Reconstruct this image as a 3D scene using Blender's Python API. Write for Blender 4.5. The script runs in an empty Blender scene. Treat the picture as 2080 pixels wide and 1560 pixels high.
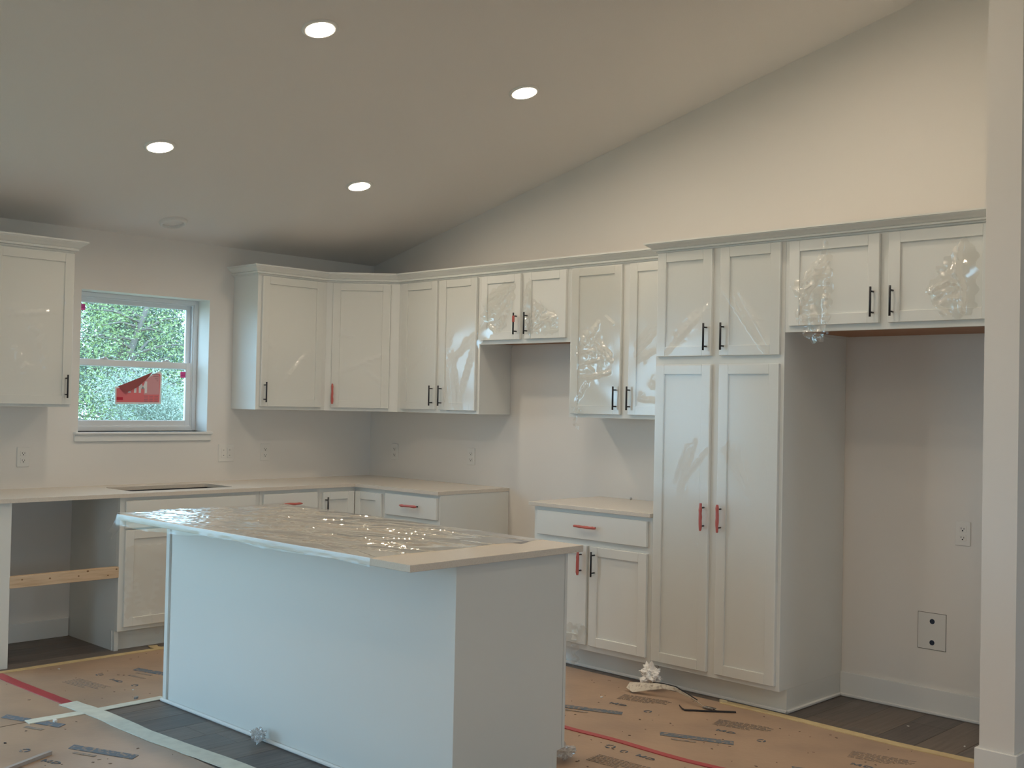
import bpy, bmesh, math, random
import numpy as np
from mathutils import Vector, Matrix, noise
random.seed(7)
S = bpy.context.scene
COL = S.collection
PI = math.pi

# ------------------------------------------------------------------ camera
cam_d = bpy.data.cameras.new('camera'); cam = bpy.data.objects.new('camera', cam_d); COL.objects.link(cam)
cam_d.sensor_width = 36.0; cam_d.lens = 2292.1 * 36.0 / 2080.0; cam_d.clip_start = 0.05; cam_d.clip_end = 200
def cam_matrix(loc, yaw, pitch, roll):
    fw = Vector((-math.sin(yaw)*math.cos(pitch), math.cos(yaw)*math.cos(pitch), math.sin(pitch)))
    rt = fw.cross(Vector((0, 0, 1))).normalized(); up = rt.cross(fw)
    c, s = math.cos(roll), math.sin(roll)
    r2 = c*rt + s*up; u2 = -s*rt + c*up
    m = Matrix((r2, u2, -fw)).transposed().to_4x4(); m.translation = loc
    return m
cam.matrix_world = cam_matrix((-5.3564, -6.6564, 1.4496), -0.8013, 0.0178, 0.0206)
S.camera = cam

# ------------------------------------------------------------------ world, light, exposure
SKY = 7.3
LAMP = 185.0
w = bpy.data.worlds.new('overcast_sky'); S.world = w; w.use_nodes = True
bg = w.node_tree.nodes['Background']
bg.inputs[0].default_value = (0.47, 0.74, 1.0, 1); bg.inputs[1].default_value = SKY
S.view_settings.view_transform = 'Standard'; S.view_settings.look = 'None'
S.view_settings.exposure = 0.0; S.view_settings.gamma = 1.0; S.view_settings.use_curve_mapping = False
def portal(name, loc, rot, sx, sy):          # guides sampling of the sky through a window opening, gives no light itself
    l = bpy.data.lights.new(name, 'AREA'); l.shape = 'RECTANGLE'; l.size = sx; l.size_y = sy
    l.cycles.is_portal = True
    o = bpy.data.objects.new(name, l); COL.objects.link(o); o.location = loc; o.rotation_euler = rot

# ------------------------------------------------------------------ room numbers (metres, corner of the two kitchen walls = origin)
HC, SL = 2.4651, 0.2426              # ceiling height at the window wall, rise per metre
RY, FY, LX = -5.8, -11.6, -8.6       # ridge, front wall, left wall
def ceil_z(y): return HC - SL*y if y > RY else HC - SL*RY + SL*(y - RY)
ZU, DU, UT = 1.379, 0.291, 2.30      # wall cabinets: underside, frame depth, top
DP, DB, DC = 0.608, 0.610, 0.635
BT, CT = 0.874, 0.896
TD = 0.019
BK = 0.0012

# ------------------------------------------------------------------ materials
MATS = {}
def mat(name, col, rough=0.5, bump=None, noise_col=None, spec=0.5, metal=0.0, emit=None, coat=0.0):
    if name in MATS: return MATS[name]
    m = bpy.data.materials.new(name); m.use_nodes = True; nt = m.node_tree; N = nt.nodes; L = nt.links
    p = N['Principled BSDF']
    p.inputs['Base Color'].default_value = (*col, 1); p.inputs['Roughness'].default_value = rough
    p.inputs['Specular IOR Level'].default_value = spec; p.inputs['Metallic'].default_value = metal
    p.inputs['Coat Weight'].default_value = coat
    tc = N.new('ShaderNodeTexCoord')
    if noise_col:                    # (second colour, scale, low, high, detail, stretch)
        c2, sc, lo, hi, det, st = noise_col
        mp = N.new('ShaderNodeMapping'); mp.inputs['Scale'].default_value = st
        L.new(tc.outputs['Object'], mp.inputs[0])
        n = N.new('ShaderNodeTexNoise'); n.inputs['Scale'].default_value = sc; n.inputs['Detail'].default_value = det
        L.new(mp.outputs[0], n.inputs['Vector'])
        r = N.new('ShaderNodeValToRGB'); r.color_ramp.elements[0].position = lo; r.color_ramp.elements[1].position = hi
        r.color_ramp.elements[0].color = (*col, 1); r.color_ramp.elements[1].color = (*c2, 1)
        L.new(n.outputs['Fac'], r.inputs[0]); L.new(r.outputs[0], p.inputs['Base Color'])
    if bump:
        sc, st = bump
        n2 = N.new('ShaderNodeTexNoise'); n2.inputs['Scale'].default_value = sc; n2.inputs['Detail'].default_value = 3
        L.new(tc.outputs['Object'], n2.inputs['Vector'])
        b = N.new('ShaderNodeBump'); b.inputs['Strength'].default_value = st; b.inputs['Distance'].default_value = 0.002
        L.new(n2.outputs['Fac'], b.inputs['Height']); L.new(b.outputs[0], p.inputs['Normal'])
    if emit:
        p.inputs['Emission Color'].default_value = (*emit[0], 1); p.inputs['Emission Strength'].default_value = emit[1]
    MATS[name] = m
    return m
def film_mat(name, tint, boost, rough, haze=0.0, pw=5.0):
    m = bpy.data.materials.new(name); m.use_nodes = True; nt = m.node_tree; N = nt.nodes; L = nt.links
    for n in list(N): N.remove(n)
    out = N.new('ShaderNodeOutputMaterial'); tr = N.new('ShaderNodeBsdfTransparent'); gl = N.new('ShaderNodeBsdfGlossy')
    tr.inputs[0].default_value = (*tint, 1); gl.inputs['Roughness'].default_value = rough; gl.inputs[0].default_value = (1, 1, 1, 1)
    lw = N.new('ShaderNodeLayerWeight'); lw.inputs[0].default_value = 0.5
    fr = N.new('ShaderNodeMath'); fr.operation = 'POWER'; fr.inputs[1].default_value = pw; L.new(lw.outputs['Facing'], fr.inputs[0])   # Schlick, the same from both sides
    mul = N.new('ShaderNodeMath'); mul.operation = 'MULTIPLY_ADD'; mul.inputs[1].default_value = 0.95; mul.inputs[2].default_value = 0.045*boost; mul.use_clamp = True
    mx = N.new('ShaderNodeMixShader')
    L.new(fr.outputs[0], mul.inputs[0]); L.new(mul.outputs[0], mx.inputs[0]); L.new(tr.outputs[0], mx.inputs[1]); L.new(gl.outputs[0], mx.inputs[2])
    last = mx
    if haze:
        df = N.new('ShaderNodeBsdfDiffuse'); df.inputs[0].default_value = (0.9, 0.9, 0.9, 1)
        m2 = N.new('ShaderNodeMixShader'); m2.inputs[0].default_value = haze
        L.new(mx.outputs[0], m2.inputs[1]); L.new(df.outputs[0], m2.inputs[2]); last = m2
    L.new(last.outputs[0], out.inputs[0])
    MATS[name] = m
    return m
WALL = mat('wall_paint', (0.80, 0.77, 0.73), 0.7, bump=(260, 0.12))
CEIL = mat('ceiling_paint', (0.80, 0.775, 0.75), 0.85, bump=(180, 0.25))
TRIM = mat('white_trim', (0.80, 0.80, 0.78), 0.4)
CAB = mat('cabinet_paint', (0.78, 0.79, 0.76), 0.36)
BLACK = mat('black_metal', (0.012, 0.013, 0.02), 0.4)
QUARTZ = mat('beige_quartz', (0.72, 0.66, 0.58), 0.22, noise_col=((0.60, 0.52, 0.44), 420, 0.5, 0.72, 2, (1, 1, 1)))
UNDER = mat('maple_underside', (0.42, 0.22, 0.12), 0.6, noise_col=((0.32, 0.15, 0.08), 8, 0.35, 0.7, 4, (1, 12, 1)))
VINYL = mat('white_vinyl', (0.84, 0.85, 0.86), 0.3)
PLATE = mat('outlet_plastic', (0.80, 0.78, 0.74), 0.35)
DARK = mat('dark_slot', (0.02, 0.02, 0.025), 0.6)
STEEL = mat('sink_steel', (0.22, 0.22, 0.24), 0.3, metal=1.0)
LUMBER = mat('raw_pine', (0.66, 0.50, 0.34), 0.7, noise_col=((0.52, 0.36, 0.22), 6, 0.45, 0.75, 5, (1.2, 14, 14)))
KNOT = mat('pine_knot', (0.25, 0.14, 0.07), 0.7)
PAPER = mat('kraft_paper', (0.46, 0.32, 0.22), 0.42, bump=(35, 0.35), noise_col=((0.35, 0.245, 0.175), 3.5, 0.4, 0.75, 6, (1, 1, 1)))
INK = mat('paper_ink', (0.13, 0.16, 0.20), 0.8, noise_col=((0.36, 0.27, 0.20), 60, 0.53, 0.62, 5, (1, 1, 1)))
INK2 = mat('faint_ink', (0.23, 0.21, 0.20), 0.8, noise_col=((0.38, 0.28, 0.20), 90, 0.42, 0.6, 4, (1, 1, 1)))
REDTAPE = mat('red_tape', (0.44, 0.06, 0.07), 0.42)
REDTAPE2 = mat('red_handle_tape', (0.52, 0.12, 0.10), 0.42)
YTAPE = mat('yellow_tape', (0.66, 0.53, 0.29), 0.55, noise_col=((0.58, 0.44, 0.24), 18, 0.4, 0.7, 4, (1, 1, 1)))
WTAPE = mat('pale_tape', (0.76, 0.76, 0.66), 0.5, noise_col=((0.66, 0.66, 0.57), 20, 0.4, 0.7, 4, (1, 1, 1)))
FILM = film_mat('clear_film', (0.98, 0.978, 0.97), 1.4, 0.16, 0.02)
FILM2 = film_mat('island_film', (0.94, 0.93, 0.905), 3.2, 0.12, 0.02, 2.5)
FILM3 = film_mat('hanging_film', (0.95, 0.95, 0.945), 1.2, 0.18, 0.07)
LOOSE = film_mat('crumpled_door_film', (0.97, 0.962, 0.94), 3.4, 0.16, 0.02)
FILMP = film_mat('taut_film', (0.985, 0.983, 0.975), 0.8, 0.15, 0.015)
GLASS = film_mat('window_glass', (0.93, 0.97, 0.965), 1.0, 0.02)
TRASH = mat('white_scrap', (0.78, 0.76, 0.72), 0.7)
def plank_mat(name, c1, c2):
    return mat(name, c1, 0.45, bump=(60, 0.15), noise_col=(c2, 5, 0.32, 0.72, 7, (0.8, 11, 1)))
PLANKS = [plank_mat('grey_oak_plank', (0.105, 0.085, 0.075), (0.17, 0.14, 0.122)),
          plank_mat('brown_oak_plank', (0.125, 0.095, 0.078), (0.185, 0.148, 0.122)),
          plank_mat('dark_oak_plank', (0.082, 0.066, 0.06), (0.135, 0.11, 0.098))]

# ------------------------------------------------------------------ mesh helpers
def bx(bm, x0, x1, y0, y1, z0, z1, bev=0.0):
    r = bmesh.ops.create_cube(bm, size=1.0)['verts']
    for v in r:
        v.co = Vector(((x0+x1)/2 + v.co.x*(x1-x0), (y0+y1)/2 + v.co.y*(y1-y0), (z0+z1)/2 + v.co.z*(z1-z0)))
    if bev:
        es = list({e for v in r for e in v.link_edges})
        bmesh.ops.bevel(bm, geom=es, offset=bev, segments=1, affect='EDGES')
    return bm
def prism(bm, pts, axis, a, b):      # polygon (2-D) extruded along axis 0/1/2 from a to b
    def put(p, t):
        q = list(p); q.insert(axis, t); return q
    lo = [bm.verts.new(put(p, a)) for p in pts]; hi = [bm.verts.new(put(p, b)) for p in pts]
    n = len(pts)
    bm.faces.new(lo); bm.faces.new(hi[::-1])
    for i in range(n): bm.faces.new((lo[i], hi[i], hi[(i+1) % n], lo[(i+1) % n]))
    bmesh.ops.recalc_face_normals(bm, faces=bm.faces[:])
    return bm
def tube(bm, pts, rad, seg=8):
    pts = [Vector(p) for p in pts]; rings = []
    for i, p in enumerate(pts):
        t = (pts[min(i+1, len(pts)-1)] - pts[max(i-1, 0)]).normalized()
        a = t.cross(Vector((0, 0, 1)) if abs(t.z) < 0.9 else Vector((1, 0, 0))).normalized(); b = t.cross(a)
        r = rad[i] if isinstance(rad, (list, tuple)) else rad
        rings.append([bm.verts.new(p + r*(math.cos(2*PI*k/seg)*a + math.sin(2*PI*k/seg)*b)) for k in range(seg)])
    for r0, r1 in zip(rings, rings[1:]):
        for k in range(seg): bm.faces.new((r0[k], r0[(k+1) % seg], r1[(k+1) % seg], r1[k]))
    bm.faces.new(rings[0][::-1]); bm.faces.new(rings[-1])
    return bm
def lathe(bm, prof, seg=32):         # profile of (r, z)
    rings = [[bm.verts.new((r*math.cos(2*PI*k/seg), r*math.sin(2*PI*k/seg), z)) for k in range(seg)] for r, z in prof]
    for r0, r1 in zip(rings, rings[1:]):
        for k in range(seg): bm.faces.new((r0[k], r0[(k+1) % seg], r1[(k+1) % seg], r1[k]))
    bm.faces.new(rings[0]); bm.faces.new(rings[-1][::-1])
    bmesh.ops.recalc_face_normals(bm, faces=bm.faces[:])
    return bm
def new(): return bmesh.new()
def obj(name, bm, m, parent=None, off=(0, 0, 0), smooth=False, label=None):
    if off != (0, 0, 0): bmesh.ops.translate(bm, verts=bm.verts[:], vec=-Vector(off))
    me = bpy.data.meshes.new(name); bm.to_mesh(me); bm.free()
    if m: me.materials.append(m)
    if smooth:
        for p in me.polygons: p.use_smooth = True
    o = bpy.data.objects.new(name, me); COL.objects.link(o)
    if parent: o.parent = parent
    if label: o['label'] = label
    return o
def tag(o, label, cat, group=None):
    o['label'] = label; o['category'] = cat
    if group: o['group'] = group
    return o
def struct(o): o['kind'] = 'structure'; return o
def empty(name, loc, rz=0.0):
    o = bpy.data.objects.new(name, None); COL.objects.link(o); o.location = loc; o.rotation_euler = (0, 0, rz)
    o.empty_display_size = 0.1
    return o
class Thing:
    """wall frames: 'B' window wall (u = x), 'R' pantry wall (u = -y), 'I' island front; v = -depth from the wall, z up."""
    def __init__(s, name, label, cat, frame, u, depth, z, group=None, base=(0, 0)):
        s.o = (u, -depth/2, z); rz = {'B': 0, 'R': -PI/2, 'I': PI/2}[frame]
        c, sn = math.cos(rz), math.sin(rz)
        loc = (base[0] + u*c + depth/2*sn, base[1] + u*sn - depth/2*c, z)
        s.e = empty(name, loc, rz); tag(s.e, label, cat, group)
    def part(s, name, bm, m, parent=None, smooth=False, label=None):
        return obj(name, bm, m, parent or s.e, s.o, smooth, label)
    def place(s, o): o.data.transform(Matrix.Translation(-Vector(s.o)))

def handle_bm(u, z0, z1, d, horiz=None):
    bm = new(); r = 0.0052
    if horiz:
        a, b = horiz
        tube(bm, [(a, -d-0.03, z0), (b, -d-0.03, z0)], r)
        for t in (a+0.02, b-0.02): tube(bm, [(t, -d+0.001, z0), (t, -d-0.03, z0)], 0.0042, 6)
    else:
        tube(bm, [(u, -d-0.03, z0), (u, -d-0.03, z1)], r)
        for t in (z0+0.02, z1-0.02): tube(bm, [(u, -d+0.001, t), (u, -d-0.03, t)], 0.0042, 6)
    return bm
def tape_wrap(u, z0, z1, d, horiz=None, seed=0):
    bm = new(); rnd = random.Random(seed); n = 9; pts = []; rad = []
    for i in range(n):
        t = i/(n-1); j = rnd.uniform(-0.001, 0.001)
        if horiz: pts.append((horiz[0]-0.004 + t*(horiz[1]-horiz[0]+0.008), -d-0.031, z0+j))
        else: pts.append((u+j, -d-0.031, z0-0.003 + t*(z1-z0+0.006)))
        rad.append(0.0078 + rnd.uniform(-0.001, 0.0018) - (0.003 if i in (0, n-1) else 0))
    tube(bm, pts, rad, 7)
    return bm
def door(T, u0, u1, z0, z1, d, hu=None, hz=None, taped=None, st=0.054, rl=0.05, horiz=None, slab=False, name='door'):
    """shaker door: stiles and rails proud of a recessed panel; d = depth of the face frame it closes on"""
    f = d + TD; bm = new()
    if slab:
        bx(bm, u0, u1, -f, -d, z0, z1, 0.003); D = T.part(name, bm, CAB)
    else:
        bx(bm, u0, u0+st, -f, -d, z0, z1, 0.0016); bx(bm, u1-st, u1, -f, -d, z0, z1, 0.0016)
        bx(bm, u0+st, u1-st, -f, -d, z1-rl, z1, 0.0016); bx(bm, u0+st, u1-st, -f, -d, z0, z0+rl, 0.0016)
        D = T.part(name, bm, CAB)
        T.part('panel', bx(new(), u0+st-0.004, u1-st+0.004, -f+0.009, -d-0.002, z0+rl-0.004, z1-rl+0.004), CAB, D)
    if hu is not None or horiz:
        T.part('handle', handle_bm(hu, *hz, f, horiz), BLACK, D, True)
        if taped: T.part('tape', tape_wrap(hu, *hz, f, horiz, taped), REDTAPE2, D, False, 'red tape wrapped around the pull')
    return D

def crinkle(U, Z, seed, freq, n=9):
    """sharp-creased random relief in 0..1: folded plane waves"""
    r = np.random.RandomState(seed); out = np.zeros_like(U)
    for k in range(n):
        a = r.uniform(0, 2*PI); f = freq*r.uniform(0.5, 2.2)
        w = f*(U*math.cos(a) + Z*math.sin(a)) + r.uniform(0, 9) + 0.35*np.sin(f*0.6*(Z*math.cos(a) - U*math.sin(a)) + r.uniform(0, 6))
        out += np.abs(w - np.floor(w) - 0.5)*2/f*freq
    return out/n
def rumple(U, Z, seed, lo=11.0, hi=30.0, n=6):
    """smooth rounded folds, unit slope or so"""
    r = np.random.RandomState(seed); out = np.zeros_like(U)
    for k in range(n):
        a = r.uniform(0, 2*PI); f = 2*PI*r.uniform(lo, hi)
        w = f*(U*math.cos(a) + Z*math.sin(a)) + r.uniform(0, 9) + 1.4*np.sin(0.55*f*(Z*math.cos(a) - U*math.sin(a)) + r.uniform(0, 6))
        out += np.sin(w)/f
    return out/math.sqrt(n)*1.4
def fold_field(U, Z, ridges, seed, soft=False):
    """tent-shaped folds (a, b, height, half width) with a wavering height"""
    r = np.random.RandomState(seed+50); h = np.zeros_like(U)
    for (a, b, hh, ww) in ridges:
        dx, dz = b[0]-a[0], b[1]-a[1]; l2 = dx*dx + dz*dz + 1e-9; l = math.sqrt(l2)
        t = ((U-a[0])*dx + (Z-a[1])*dz)/l2; s = ((U-a[0])*dz - (Z-a[1])*dx)/l
        s = s + 0.25*ww*np.sin(t*l*r.uniform(60, 140) + r.uniform(0, 6))
        tc = np.clip(t, 0, 1); s = np.hypot(s, (t-tc)*l)
        k = 0.5 + 0.5*np.cos(PI*np.clip(s/(2.3*ww), 0, 1)) if soft else np.clip(1 - s/ww, 0, 1)
        h += hh*k*(0.35 + 0.65*np.sin(PI*np.clip(tc, 0.04, 0.96)))*(1 + 0.30*np.sin(tc*l*r.uniform(90, 220) + r.uniform(0, 6)))
    return h
def in_poly(U, Z, poly):
    c = np.zeros(U.shape, bool); n = len(poly)
    for i in range(n):
        x0, y0 = poly[i]; x1, y1 = poly[(i+1) % n]
        if y0 == y1: continue
        c ^= ((y0 > Z) != (y1 > Z)) & (U < (x1-x0)*(Z-y0)/(y1-y0) + x0)
    return c
def grid_object(name, X, Y, Zc, keep, m, parent, off, label=None, smooth=True):
    nj, ni = X.shape; V = np.stack([X-off[0], Y-off[1], Zc-off[2]], -1).reshape(-1, 3)
    idx = np.arange(nj*ni).reshape(nj, ni)
    F = np.stack([idx[:-1, :-1], idx[:-1, 1:], idx[1:, 1:], idx[1:, :-1]], -1)[keep]
    used = np.zeros(nj*ni, bool); used[F.ravel()] = True; remap = np.cumsum(used)-1
    me = bpy.data.meshes.new(name); me.from_pydata(V[used].tolist(), [], remap[F].tolist()); me.materials.append(m)
    if smooth: me.polygons.foreach_set('use_smooth', np.ones(len(me.polygons), bool))
    o = bpy.data.objects.new(name, me); COL.objects.link(o)
    if parent: o.parent = parent
    if label: o['label'] = label
    return o
def film(T, D, rect, d, ridges=(), poly=None, amp=0.0012, freq=26.0, blobs=(), res=0.0040, seed=0, lift=0.003, jit=0.012, m=None):
    """creased clear film clinging to a door: ridges are folds (a, b, height, width), blobs crumpled spots (u, z, r, height)"""
    u0, u1, z0, z1 = rect; nu = max(2, int((u1-u0)/res)); nz = max(2, int((z1-z0)/res))
    U, Z = np.meshgrid(np.linspace(u0, u1, nu+1), np.linspace(z0, z1, nz+1))
    r = np.random.RandomState(seed)
    h = amp*(1 + np.sin(U*freq + 2*np.sin(Z*freq*0.7 + seed))*np.cos(Z*freq*0.8 + seed)*0.6)
    h += fold_field(U, Z, [(a, b, hh*FOLD, ww) for a, b, hh, ww in ridges], seed, True)
    for i, (bu, bz, br, bh) in enumerate(blobs):
        k = np.exp(-((U-bu)**2 + (Z-bz)**2)/br**2)
        h += k*(bh*0.3 + (bh/0.02)**0.35*(0.27*rumple(U, Z, seed*7+i, 9, 26) + 0.07*rumple(U, Z, seed*7+i+3, 30, 60)))
    h = np.maximum(h, 0)
    V = -(d + lift + h)
    uc, zc = (U[:-1, :-1]+U[1:, 1:])/2, (Z[:-1, :-1]+Z[1:, 1:])/2
    keep = np.ones(uc.shape, bool)
    if poly: keep = in_poly(uc + jit*np.sin(zc*90+seed)*np.sin(uc*70), zc + jit*np.sin(uc*100+seed*2)*np.sin(zc*60), poly)
    o = grid_object('plastic_film', U, V, Z, keep, m or FILM, D, (0, 0, 0), 'clear creased protective film')
    T.place(o)
    return o
FOLD = 1.3

# ------------------------------------------------------------------ the room shell
WIN = (-2.263, -1.384, 1.226, 2.097)                 # kitchen window opening
WIN2 = (-6.5, -3.65, 0.03, 2.15)                     # dining windows in the same wall
FILL_L = (-4.0, -2.9, 0.0, 2.15)                       # unseen opening added in the left wall for fill daylight
FILL_F = [(-6.9, -5.5, 0.6, 2.2), (-3.6, -2.2, 0.6, 2.2)]   # unseen openings added behind the camera for general fill
def wall_y(name, y0, y1, x0, x1, top, holes):
    bm = new(); xs = sorted({x0, x1, *[h[0] for h in holes], *[h[1] for h in holes]})
    for a, b in zip(xs, xs[1:]):
        hs = [h for h in holes if h[0] <= a and h[1] >= b]
        z = 0
        for h in sorted(hs, key=lambda h: h[2]):
            if h[2] > z: bx(bm, a, b, y0, y1, z, h[2])
            z = h[3]
        bx(bm, a, b, y0, y1, z, top)
    return struct(obj(name, bm, WALL))
wall_y('wall_back', 0.0, 0.20, LX-0.2, 0.15, HC+0.03, [WIN, WIN2])
wall_y('wall_front', FY-0.2, FY, LX-0.2, 0.15, HC+0.03, FILL_F)
gable = [(0.2, 0), (0.2, HC), (0.0, HC), (RY, ceil_z(RY)+0.02), (FY, HC), (FY-0.2, HC), (FY-0.2, 0)]
struct(obj('wall_right', prism(new(), gable, 0, 0.0, 0.15), WALL))
bm = new(); a, b, c, d_ = FILL_L
for p in ([(0.2, 0), (0.2, HC), (b, ceil_z(b)), (b, 0)], [(b, d_), (b, ceil_z(b)), (a, ceil_z(a)), (a, d_)],
          [(a, 0), (a, ceil_z(a)), (RY, ceil_z(RY)), (FY, HC), (FY-0.2, HC), (FY-0.2, 0)]):
    prism(bm, p, 0, LX-0.2, LX)
struct(obj('wall_left', bm, WALL))
bm = new()
prism(bm, [(0.2, HC-SL*0.2), (RY, ceil_z(RY)), (RY, ceil_z(RY)+0.15), (0.2, HC+0.15)], 0, LX-0.2, 0.15)
prism(bm, [(RY, ceil_z(RY)), (FY-0.2, HC-SL*0.2), (FY-0.2, HC+0.15), (RY, ceil_z(RY)+0.15)], 0, LX-0.2, 0.15)
struct(obj('ceiling', bm, CEIL))
YW, XW = -4.885, -0.835                               # stub wall beside the fridge recess
bm = new(); prism(bm, [(YW, 0), (YW, ceil_z(YW)), (-5.02, ceil_z(-5.02)), (-5.02, 0)], 0, XW, 0.0)
struct(obj('wall_partition', bm, WALL))
fl = struct(obj('floor', bx(new(), LX-0.2, 0.15, FY-0.2, 0.2, -0.15, -0.003), PLANKS[0]))
row = 0; y = 0.0; rp = random.Random(3); plank_mesh = {}
while y > -5.6:
    x = 0.0 - rp.uniform(0.2, 1.2); x1 = 0.0; y0 = max(y-0.18, -5.6)
    while x1 > -4.6:
        x0 = max(x, -4.6)
        if x1 - x0 > 0.05:
            bm = new(); bx(bm, x0+0.0006, x1-0.0006, y0+0.0006, y-0.0006, -0.004, 0.0, 0.0011)
            o = obj('plank', bm, PLANKS[rp.choice((0, 0, 1, 1, 2))], fl)
        x1 = x0; x = x0 - 1.22
    y -= 0.18
# base boards
struct(obj('baseboard_right', bx(bx(new(), -0.014, 0.0, YW, -3.8553, 0, 0.122, 0.002), -0.026, -0.014, YW, -3.8553, 0, 0.016, 0.004), TRIM))
bm = new()
bx(bm, XW-0.014, XW, -5.034, YW+0.014, 0, 0.133, 0.002); bx(bm, XW, -0.03, YW, YW+0.014, 0, 0.133, 0.002); bx(bm, XW-0.0, 0.0, -5.034, -5.02, 0, 0.133, 0.002)
struct(obj('baseboard_partition', bm, TRIM))
struct(obj('baseboard_back', bx(new(), -2.885, -2.295, -0.014, 0, 0, 0.11, 0.002), TRIM))

# ------------------------------------------------------------------ windows
def frame_ring(bm, x0, x1, z0, z1, y0, y1, wd, bev=0.002):
    bx(bm, x0, x0+wd, y0, y1, z0, z1, bev); bx(bm, x1-wd, x1, y0, y1, z0, z1, bev)
    bx(bm, x0+wd, x1-wd, y0, y1, z1-wd, z1, bev); bx(bm, x0+wd, x1-wd, y0, y1, z0, z0+wd, bev)
x0, x1, z0, z1 = WIN
w1 = struct(empty('window_1', ((x0+x1)/2, 0.1, z0)))
wo = ((x0+x1)/2, 0.1, z0)
bm = new(); frame_ring(bm, x0, x1, z0, z1, 0.145, 0.215, 0.028); frame_ring(bm, x0+0.028, x1-0.028, z0+0.028, z1-0.028, 0.152, 0.16, 0.008)
obj('window_frame', bm, VINYL, w1, wo)
ZM = 1.655
bm = new(); frame_ring(bm, x0+0.03, x1-0.03, ZM-0.02, z1-0.028, 0.186, 0.208, 0.034, 0.003); us = obj('upper_sash', bm, VINYL, w1, wo)
obj('pane', bx(new(), x0+0.06, x1-0.06, 0.195, 0.199, ZM+0.01, z1-0.058), GLASS, us, wo)
bm = new(); frame_ring(bm, x0+0.03, x1-0.03, z0+0.028, ZM+0.025, 0.158, 0.182, 0.042, 0.003); ls = obj('lower_sash', bm, VINYL, w1, wo)
obj('pane', bx(new(), x0+0.068, x1-0.068, 0.168, 0.172, z0+0.066, ZM-0.012), GLASS, ls, wo)
for cx in (-2.03, -1.60):
    bm = new(); bx(bm, cx-0.028, cx+0.028, 0.160, 0.180, ZM+0.025, ZM+0.034, 0.003); bx(bm, cx-0.006, cx+0.014, 0.150, 0.170, ZM+0.034, ZM+0.041, 0.002)
    obj('sash_lock', bm, VINYL, ls, wo)
bm = new(); bx(bm, -2.292, -1.352, -0.028, 0.150, 1.210, 1.226, 0.003); bx(bm, -2.288, -1.356, -0.014, 0.0, 1.168, 1.210, 0.002)
obj('window_sill', bm, TRIM, w1, wo)
# stickers on the glass
RED = mat('sticker_red', (0.85, 0.20, 0.22), 0.4); PINK = mat('sticker_pink', (0.80, 0.10, 0.38), 0.5); WHT = mat('sticker_white', (0.88, 0.86, 0.86), 0.5)  # red lightened to stand in for daylight coming through the label
DRED = mat('sticker_back', (0.34, 0.07, 0.07), 0.6); PALE = mat('sticker_pale', (0.74, 0.36, 0.38), 0.5); INKR = mat('sticker_ink', (0.45, 0.20, 0.22), 0.6); SRED = mat('sticker_bar', (0.60, 0.02, 0.05), 0.5)
st = empty('window_sticker', (-1.79, 0.164, 1.40)); tag(st, 'red and white label with a peeled corner stuck on the lower window pane', 'sticker'); so = (-1.79, 0.164, 1.40)
def flat(name, pts, y, m, par, off, th=0.0006): return obj(name, prism(new(), pts, 1, y-th, y), m, par, off)
flat('backing', [(-1.947, 1.398), (-1.628, 1.402), (-1.626, 1.600), (-1.640, 1.619), (-1.690, 1.598), (-1.82, 1.525), (-1.949, 1.508)], 0.1672, WHT, st, so)
flat('red_field', [(-1.937, 1.410), (-1.640, 1.413), (-1.637, 1.594), (-1.646, 1.602), (-1.69, 1.583), (-1.82, 1.515), (-1.939, 1.498)], 0.1662, RED, st, so)
flat('pale_field', [(-1.752, 1.462), (-1.644, 1.464), (-1.641, 1.580), (-1.66, 1.604), (-1.70, 1.585), (-1.752, 1.545)], 0.1654, PALE, st, so)
fold = new(); P3 = [(-1.930, 0.1640, 1.512), (-1.883, 0.1480, 1.471), (-1.80, 0.1480, 1.512), (-1.735, 0.1560, 1.565), (-1.690, 0.1645, 1.612), (-1.82, 0.1620, 1.556)]
vs = [fold.verts.new(p) for p in P3]; vb = [fold.verts.new((p[0], p[1]+0.0006, p[2])) for p in P3]
fold.faces.new(vs); fold.faces.new(vb[::-1])
for i in range(6): fold.faces.new((vs[i], vb[i], vb[(i+1) % 6], vs[(i+1) % 6]))
obj('peeled_flap', fold, DRED, st, so)
bm = new()
def stroke(bm, p, q, wd, y, th=0.0005):
    p, q = Vector(p), Vector(q); t = (q-p).normalized(); n = Vector((-t.y, t.x))*wd/2
    prism(bm, [tuple(p-n), tuple(q-n), tuple(q+n), tuple(p+n)], 1, y-th, y)
stroke(bm, (-1.852, 1.472), (-1.852, 1.482), 0.02, 0.1648); stroke(bm, (-1.812, 1.472), (-1.812, 1.520), 0.016, 0.1648)
stroke(bm, (-1.780, 1.472), (-1.780, 1.548), 0.015, 0.1648); stroke(bm, (-1.738, 1.472), (-1.738, 1.548), 0.015, 0.1648)
stroke(bm, (-1.782, 1.542), (-1.759, 1.500), 0.015, 0.1646); stroke(bm, (-1.736, 1.542), (-1.759, 1.500), 0.015, 0.1646)
obj('letters', bm, WHT, st, so)
flat('red_bar', [(-1.938, 1.424), (-1.895, 1.424), (-1.895, 1.443), (-1.938, 1.443)], 0.1650, SRED, st, so)
bm = new()
for k, z in enumerate((1.596, 1.583, 1.568, 1.555, 1.542)): stroke(bm, (-1.70+0.012*k, z), (-1.652, z-0.001), 0.004, 0.1646)
obj('upper_print', bm, INKR, st, so)['kind'] = 'stuff'; bm = new()
for k in range(4):
    z = 1.452 - 0.011*k
    for j in range(3): stroke(bm, (-1.748+0.036*j, z), (-1.748+0.036*j+0.024, z), 0.0035, 0.1646)
obj('lower_print', bm, INKR, st, so)['kind'] = 'stuff'
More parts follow.
